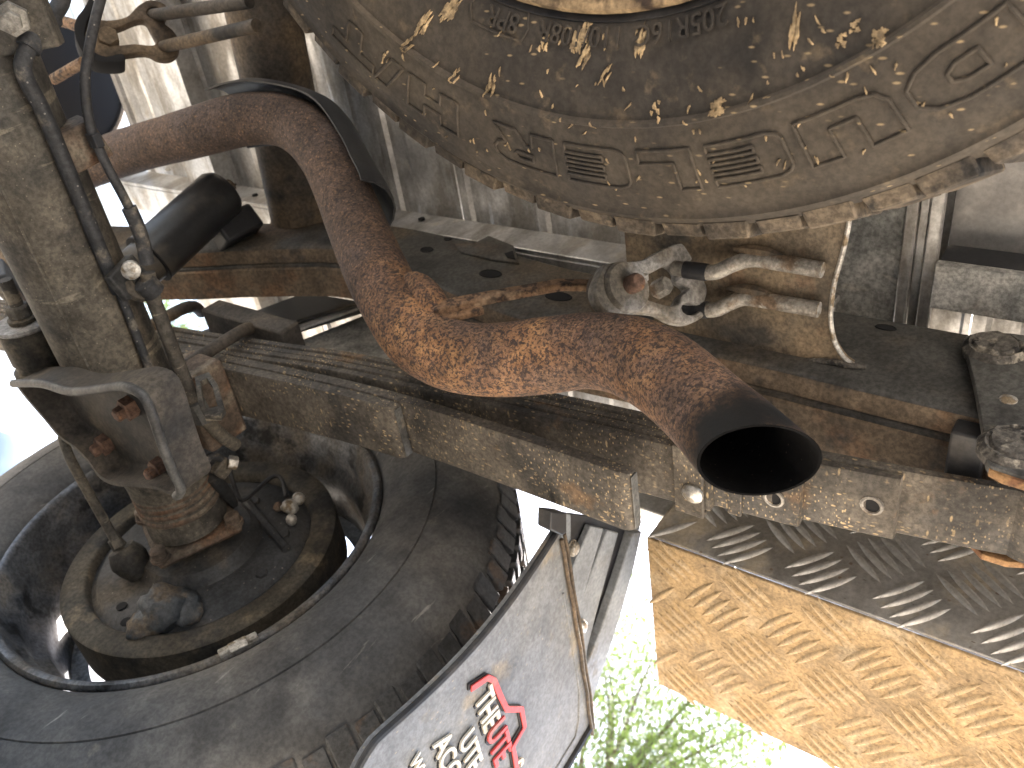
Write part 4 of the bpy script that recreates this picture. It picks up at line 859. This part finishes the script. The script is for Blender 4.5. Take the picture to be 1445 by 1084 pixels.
# ------------------------------------------------------------------ mud flap
FY = .36
mfp = thing('mudflap', (.65, FY, .10), 'grey rubber mudflap with red and white lettering behind the wheel', 'mudflap')
FX0, FX1, FT, FB = .519, .800, .437, .160
def bend(x, z): return FY - .006*math.sin((FT - z)/.27*math.pi) - .003*math.sin((x-FX0)*9) - .002
def flap_pt(x, z, h=0): return Vector((x, bend(x, z) - h, z))
nx, nz = 24, 30; b = MB(); grid = []
def bulge(z): return .010*math.sin(max(0, min(1, (FT-z)/.24))*math.pi)
def corner(x, z):
    r = .045; 
    if z < FB + r:
        for xc, s in ((FX0 + r, -1), (FX1 - r, 1)):
            if (x - xc)*s > 0:
                dx = (x-xc); dz = z-(FB+r); m = max(abs(dx), abs(dz)); L_ = math.hypot(dx, dz)
                if L_ > 1e-6: x, z = xc + dx*m/L_, FB + r + dz*m/L_
    return x, z
for lay in (0, 1):
    for j in range(nz+1):
        for i in range(nx+1):
            x, z = corner(FX0 + (FX1-FX0)*i/nx, FB + (FT-FB)*j/nz); x += bulge(z)*(1-i/nx)
            grid.append(flap_pt(x, z, -.006*lay))
S = (nx+1)*(nz+1); idx = lambda l, i, j: l*S + j*(nx+1) + i
fs = []
for j in range(nz):
    for i in range(nx):
        fs.append((idx(0, i, j), idx(0, i+1, j), idx(0, i+1, j+1), idx(0, i, j+1))); fs.append((idx(1, i, j), idx(1, i, j+1), idx(1, i+1, j+1), idx(1, i+1, j)))
for i in range(nx):
    for j in (0, nz): fs.append((idx(0, i, j), idx(0, i+1, j), idx(1, i+1, j), idx(1, i, j)))
for j in range(nz):
    for i in (0, nx): fs.append((idx(0, i, j), idx(0, i, j+1), idx(1, i, j+1), idx(1, i, j)))
b.add(grid, fs); fo = b.build('flap', m_flap, mfp, angle=50)
# moulded edges
ed = [corner(FX0, FT - (FT-FB)*t/30) for t in range(31)]; ed = [flap_pt(x + bulge(z), z, .001) for x, z in ed]
MB().tube(ed, .0030, 8).build('moulded_edge', m_black, mfp)
ed = [flap_pt(*corner(FX1, FT - (FT-FB)*t/30), .001) for t in range(31)]
MB().tube(ed, .0040, 8).build('moulded_edge', m_black, mfp)
ln_ = [flap_pt(FX1-.02, FT-.03 - (FT-FB-.05)*t/12, .0005) for t in range(13)]; ln_ = [flap_pt(FX0+.07, FT-.012, .0005), flap_pt(FX1-.07, FT-.012, .0005), flap_pt(FX1-.035, FT-.02, .0005)] + ln_
MB().tube(ln_, .0011, 6).build('moulded_line', m_flap, mfp)
# brown clamped top edge
MB().tube([flap_pt(FX0+.01 + (FX1-FX0-.0)*t/16, FT-.003, .003 + .0006*math.sin(t*1.7)) for t in range(17)], .0019, 8).build('top_edge', m_flapedge, mfp)
MB().tube([flap_pt(FX0+.01 + (FX1-FX0-.0)*t/16, FT+.004, .002 + .0006*math.sin(t*1.1)) for t in range(17)], .0017, 8).build('top_edge', m_flapedge, mfp)
# lettering
def flap_text(body, x, z, size, mat, shear=0.0, off=.0008, lift=.0022, space=1.0, sx=1.0):
    for dx, dz, m_, lf, thk, gro in ((.0016, -.0016, m_shad, .0008, .0006, .0012), (0, 0, mat, lift, .0010, 0)):
        me = text_mesh(body, size, thk, shear, off*size*20 + gro*0, space)
        for v in me.vertices:
            u, w, hh = v.co; v.co = flap_pt(x + u*sx + dx, z + w + dz, lf + hh) - ORG[fo.name]
        me.name = 'lettering'; bm = bmesh.new(); bm.from_mesh(me); bmesh.ops.recalc_face_normals(bm, faces=bm.faces); bm.to_mesh(me); bm.free()
        link('lettering', me, m_, fo, smooth=False)
for body, px, py, size, mat, shear, sx in (('THE', 664, 984, .030, m_whitel, .18, .80), ('UTE', 679, 1031, .034, m_redl, .18, .78), ('S', 708, 1086, .032, m_whitel, .18, .8), ('UTE', 641, 1044, .026, m_whitel, 0, .95), ('ACCE', 607, 1050, .026, m_whitel, 0, .95), ('WWW', 576, 1074, .015, m_whitel, 0, 1.0)):
    p = W(px, py, y=FY - .007); flap_text(body, p.x, p.z, size, mat, shear, sx=sx)
# red outline shape above the words
rp_ = [(659, 969), (682, 953), (691, 957), (699, 978), (708, 997), (729, 997), (733, 1022), (716, 1050), (720, 1070), (724, 1100)]
P_ = [W(a, c_, y=FY - .008) for a, c_ in rp_]; P_ = [flap_pt(p.x, p.z, .0020) for p in P_]
b = MB()
def ribbon(P_, w, hgt, mat, dx=0.0, dz=0.0, lf=0.0):
    b = MB(); rings = []
    for i, p in enumerate(P_):
        t = (P_[min(i+1, len(P_)-1)] - P_[max(i-1, 0)]); t.y = 0; t.normalize(); n = Vector((t.z, 0, -t.x)); p = p + Vector((dx, -lf, dz))
        rings.append([p + n*w, p + n*w - Vector((0, hgt, 0)), p - n*w - Vector((0, hgt, 0)), p - n*w])
    return b.loft(rings).build('emblem_outline', mat, fo, bevel=.0004)
ribbon(P_, .0031, .0018, m_shad, -.0020, -.0012, -.0018); ribbon(P_, .0029, .0016, m_redl, lf=.0004)

# ------------------------------------------------------------------ mudguard end plate above the flap
mg = thing('mudguard', (.66, .37, .44), 'grey ribbed plastic mudguard that carries the mudflap', 'mudguard')
def plate_y(name, pxs, y_, th, mat, parent, bev=.0012):
    P_ = [W(a, c_, y=y_) for a, c_ in pxs]; return MB().prism(P_, (0, th, 0)).build(name, mat, parent, bevel=bev)
plate_y('end_plate', [(788, 722), (905, 738), (893, 790), (878, 850), (858, 920), (838, 985), (828, 1012), (812, 930), (800, 830)], .3745, .004, m_black, mg)
plate_y('rib', [(790, 722), (806, 726), (806, 800), (800, 815), (796, 775)], .3665, .007, m_guard, mg)
plate_y('rib', [(834, 742), (852, 746), (822, 846), (820, 895), (814, 880), (808, 830), (806, 806)], .3665, .007, m_guard, mg)
plate_y('rib', [(857, 748), (873, 752), (846, 850), (830, 912), (824, 954), (818, 900), (820, 848), (838, 800)], .3665, .007, m_guard, mg)
plate_y('rib', [(893, 752), (906, 750), (895, 800), (878, 862), (858, 925), (836, 990), (828, 996), (822, 955), (848, 890), (872, 820)], .3625, .010, m_guard, mg)
plate_y('top_cap', [(778, 722), (800, 724), (800, 752), (793, 756), (777, 748)], .350, .014, m_black, mg)
for px, py in ((810, 775), (822, 886), (834, 1000)):
    c = W(px, py, y=.3625); MB().lathe(c + Vector((0, .003, 0)), (0, -1, 0), [(.0085, 0), (.0085, .001), (.0072, .0015), (.0072, .004), (.005, .0062), (0, .0068)], 16).build('bolt', m_bolt, mg)
sr = thing('tray_stay', (.55, .7, .55), 'aluminium stay seen between chassis rail and leaf spring', 'stay')
P_ = [W(400, 478, x=.54), W(520, 420, x=.54), W(530, 436, x=.54), W(415, 500, x=.54)]
MB().prism([W(418, 455, x=.535), W(515, 420, x=.535), W(518, 430, x=.535), W(420, 465, x=.535)], (.004, 0, 0)).build('strip', m_alu, sr, bevel=.001)
MB().prism([W(400, 490, x=.55), W(520, 442, x=.55), W(560, 445, x=.55), W(580, 520, x=.55), W(430, 520, x=.55)], (.02, 0, 0)).build('panel', m_alumot, sr, bevel=.001)
MB().prism([W(280, 468, x=.53), W(430, 412, x=.53), W(510, 425, x=.53), W(420, 452, x=.53), W(405, 475, x=.53)], (.02, 0, 0)).build('arm', m_shock, sr, bevel=.002)

# ------------------------------------------------------------------ checker plate toolbox hung under the tray
TB0, TB1 = Vector((.600, -.62, .535)), Vector((.828, .330, .752))
tb_ = thing('toolbox', (.71, -.1, .535), 'chequer plate aluminium toolbox hung under the tray edge', 'toolbox')
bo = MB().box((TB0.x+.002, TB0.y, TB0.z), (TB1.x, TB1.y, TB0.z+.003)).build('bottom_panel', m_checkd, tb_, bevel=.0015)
si = MB().box((TB0.x, TB0.y, TB0.z+.0035), (TB0.x+.0025, TB1.y-.003, TB1.z)).build('side_panel', m_checker, tb_, bevel=.0010)
MB().box((TB0.x+.003, TB1.y-.0025, TB0.z+.0035), (TB1.x-.003, TB1.y, TB1.z)).build('end_panel', m_checker, tb_, bevel=.001)
MB().box((TB1.x-.0025, TB0.y, TB0.z+.0035), (TB1.x, TB1.y-.003, TB1.z)).build('outer_panel', m_checker, tb_, bevel=.001)
def bar_mesh(L_, w, h, mat):
    n = 10; vs = []; fs = []
    for i in range(n+1):
        t = -1 + 2*i/n; ww = w*(1 - t*t)*.5 + .0002; x = t*L_*.5; hh = h*(1-t*t)**.6 + .00005
        vs += [(x, -ww, -.0004), (x, -ww*.45, hh), (x, ww*.45, hh), (x, ww, -.0004)]
    for i in range(n):
        for j in range(3): fs.append((i*4+j, i*4+j+1, i*4+5+j, i*4+4+j))
    me = bpy.data.meshes.new('tread_bar'); me.from_pydata(vs, [], fs); me.materials.append(mat)
    for p in me.polygons: p.use_smooth = True
    return me
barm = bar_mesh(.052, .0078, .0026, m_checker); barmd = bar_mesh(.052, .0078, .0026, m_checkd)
def put_bar(parent, c, d, n_):
    d = d.normalized(); s = n_.cross(d); Mx = Matrix((d, s, n_)).transposed().to_4x4(); Mx.translation = c - ORG[parent.name]
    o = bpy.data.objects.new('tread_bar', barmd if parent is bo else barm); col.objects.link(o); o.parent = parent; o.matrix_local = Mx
U = Vector((.79, .62, 0)); V = Vector((.62, -.79, 0))
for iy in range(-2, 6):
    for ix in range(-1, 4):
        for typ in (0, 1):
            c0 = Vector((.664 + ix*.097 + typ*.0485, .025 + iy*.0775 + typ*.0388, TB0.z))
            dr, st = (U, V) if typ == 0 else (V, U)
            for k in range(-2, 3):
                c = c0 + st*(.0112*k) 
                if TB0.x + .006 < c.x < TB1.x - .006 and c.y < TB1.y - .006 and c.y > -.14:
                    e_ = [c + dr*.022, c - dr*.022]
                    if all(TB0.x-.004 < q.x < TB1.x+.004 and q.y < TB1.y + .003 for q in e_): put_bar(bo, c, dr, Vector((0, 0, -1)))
U = Vector((0, -.50, .87)); U = Vector((0, -.62, .79)); V = Vector((0, .79, .62))
for iy in range(-2, 6):
    for iz in range(0, 3):
        for typ in (0, 1):
            c0 = Vector((TB0.x, .010 + iy*.0775 + typ*.0388, .562 + iz*.097 + typ*.0485))
            dr, st = (U, V) if typ == 0 else (V, U)
            for k in range(-2, 3):
                c = c0 + st*(.0112*k)
                if c.z < TB0.z + .012 or c.z > TB1.z - .01 or c.y > TB1.y - .012 or c.y < -.14: continue
                if (c - dr*.022).z < TB0.z+.002 or (c + dr*.022).z < TB0.z+.002: continue
                put_bar(si, c, dr, Vector((-1, 0, 0)))

# ------------------------------------------------------------------ beyond the vehicle: parked car and trees
car = thing('parked_car', (1.95, 4.3, -.05), 'white parked car with clear headlight, glimpsed at the left edge', 'car')
st_ = [(2.45, .30, .30, .55), (2.52, .42, .26, .66), (2.70, .70, .24, .74), (3.10, .80, .22, .86), (3.55, .82, .22, .94), (4.3, .83, .22, .96), (5.6, .82, .24, .98), (6.4, .76, .3, .95)]
CX = 1.98
b = MB(); rings = []
for y_, hw, z0, z1 in st_:
    rings.append([(CX-hw*.9, y_, z0), (CX-hw, y_, z0+.12), (CX-hw, y_, (z0+z1)*.55), (CX-hw*.97, y_, z1-.10), (CX-hw*.82, y_, z1-.01), (CX, y_, z1+.02), (CX+hw*.82, y_, z1-.01), (CX+hw*.97, y_, z1-.10), (CX+hw, y_, (z0+z1)*.55), (CX+hw, y_, z0+.12), (CX+hw*.9, y_, z0)])
b.loft(rings); b.build('body', m_white, car, subsurf=2)
b = MB(); b.loft([[(CX-.72, 3.5, .92), (CX+.72, 3.5, .92), (CX+.72, 6.2, .95), (CX-.72, 6.2, .95)], [(CX-.56, 4.2, 1.42), (CX+.56, 4.2, 1.42), (CX+.56, 5.6, 1.42), (CX-.56, 5.6, 1.42)]]).build('cabin', m_glass, car, bevel=.06)
for s in (-1, 1):
    c = Vector((CX + s*.60, 2.60, .60)); MB().lathe(c + Vector((0, .05, 0)), (s*.35, -1, .15), [(.105, 0), (.10, .03), (.07, .048), (0, .055)], 24).build('headlight', m_glass, car)
    for y_ in (3.2, 5.6): MB().lathe((CX + s*.70, y_, .28), (s, 0, 0), [(.0, .10), (.19, .10), (.20, .06), (.32, .07), (.33, .02), (.33, -.1), (.2, -.12)], 28).build('wheel', m_tyre2, car)
def tree(loc, h, rx, n, label, seed, nb=9):
    rnd = random.Random(seed); loc = Vector(loc); t = thing('tree', loc, label, 'tree', 'trees beyond the vehicle')
    b = MB(); top = loc + Vector((0, 0, h)); cents = []
    b.tube([loc, loc + Vector((.1, .05, h*.25)), loc + Vector((0, .1, h*.5)), loc + Vector((.15, 0, h*.8))], [h*.028, h*.022, h*.016, h*.006], 10)
    for i in range(nb*3):
        a = rnd.uniform(0, 6.28); z = rnd.uniform(.25, .95)*h; r = rx*rnd.uniform(.35, 1)*(1.1 - abs(z/h-.55)); e = loc + Vector((r*math.cos(a), r*math.sin(a), z)); s = loc + Vector((0, .05, z*.7))
        b.tube([s, s.lerp(e, .5) + Vector((0, 0, .15)), e], [h*.006, h*.003, h*.001], 6); cents.append(e); cents.append(s.lerp(e, .6))
    b.build('trunk', m_bark, t)
    vs, fs = [], []
    for i in range(n):
        c = rnd.choice(cents); p = c + Vector((rnd.gauss(0, 1), rnd.gauss(0, 1), rnd.gauss(0, .8)))*rx*.16
        d = Vector((rnd.gauss(0, 1), rnd.gauss(0, 1), rnd.gauss(0, 1))).normalized(); s = d.orthogonal().normalized(); L_ = rnd.uniform(.05, .11); w = L_*.34
        k_ = len(vs); vs += [p, p + d*L_*.5 + s*w, p + d*L_, p + d*L_*.5 - s*w]; fs.append((k_, k_+1, k_+2, k_+3))
    me = bpy.data.meshes.new('crown'); me.from_pydata([tuple(v - loc) for v in vs], [], fs); link('crown', me, m_leafgreen, t, smooth=False)
d1 = W(940, 1000, d=1).normalized()
tree((d1.x*11/math.hypot(d1.x, d1.y), d1.y*11/math.hypot(d1.x, d1.y), -.05), 7.6, 3.2, 50000, 'leafy green tree beyond the mudflap, sky showing through', 3)
d2 = W(20, 540, d=1).normalized()
tree((d2.x*15, d2.y*15, -.05), 7.5, 3.0, 20000, 'green tree behind the white parked car at left', 5)
d3 = W(730, 730, d=1).normalized(); 
tree((d3.x*19/math.hypot(d3.x, d3.y)*1.05, d3.y*19/math.hypot(d3.x, d3.y), -.05), 13.4, 3.0, 12000, 'small patch of far green tree between tyre and mudguard', 8)
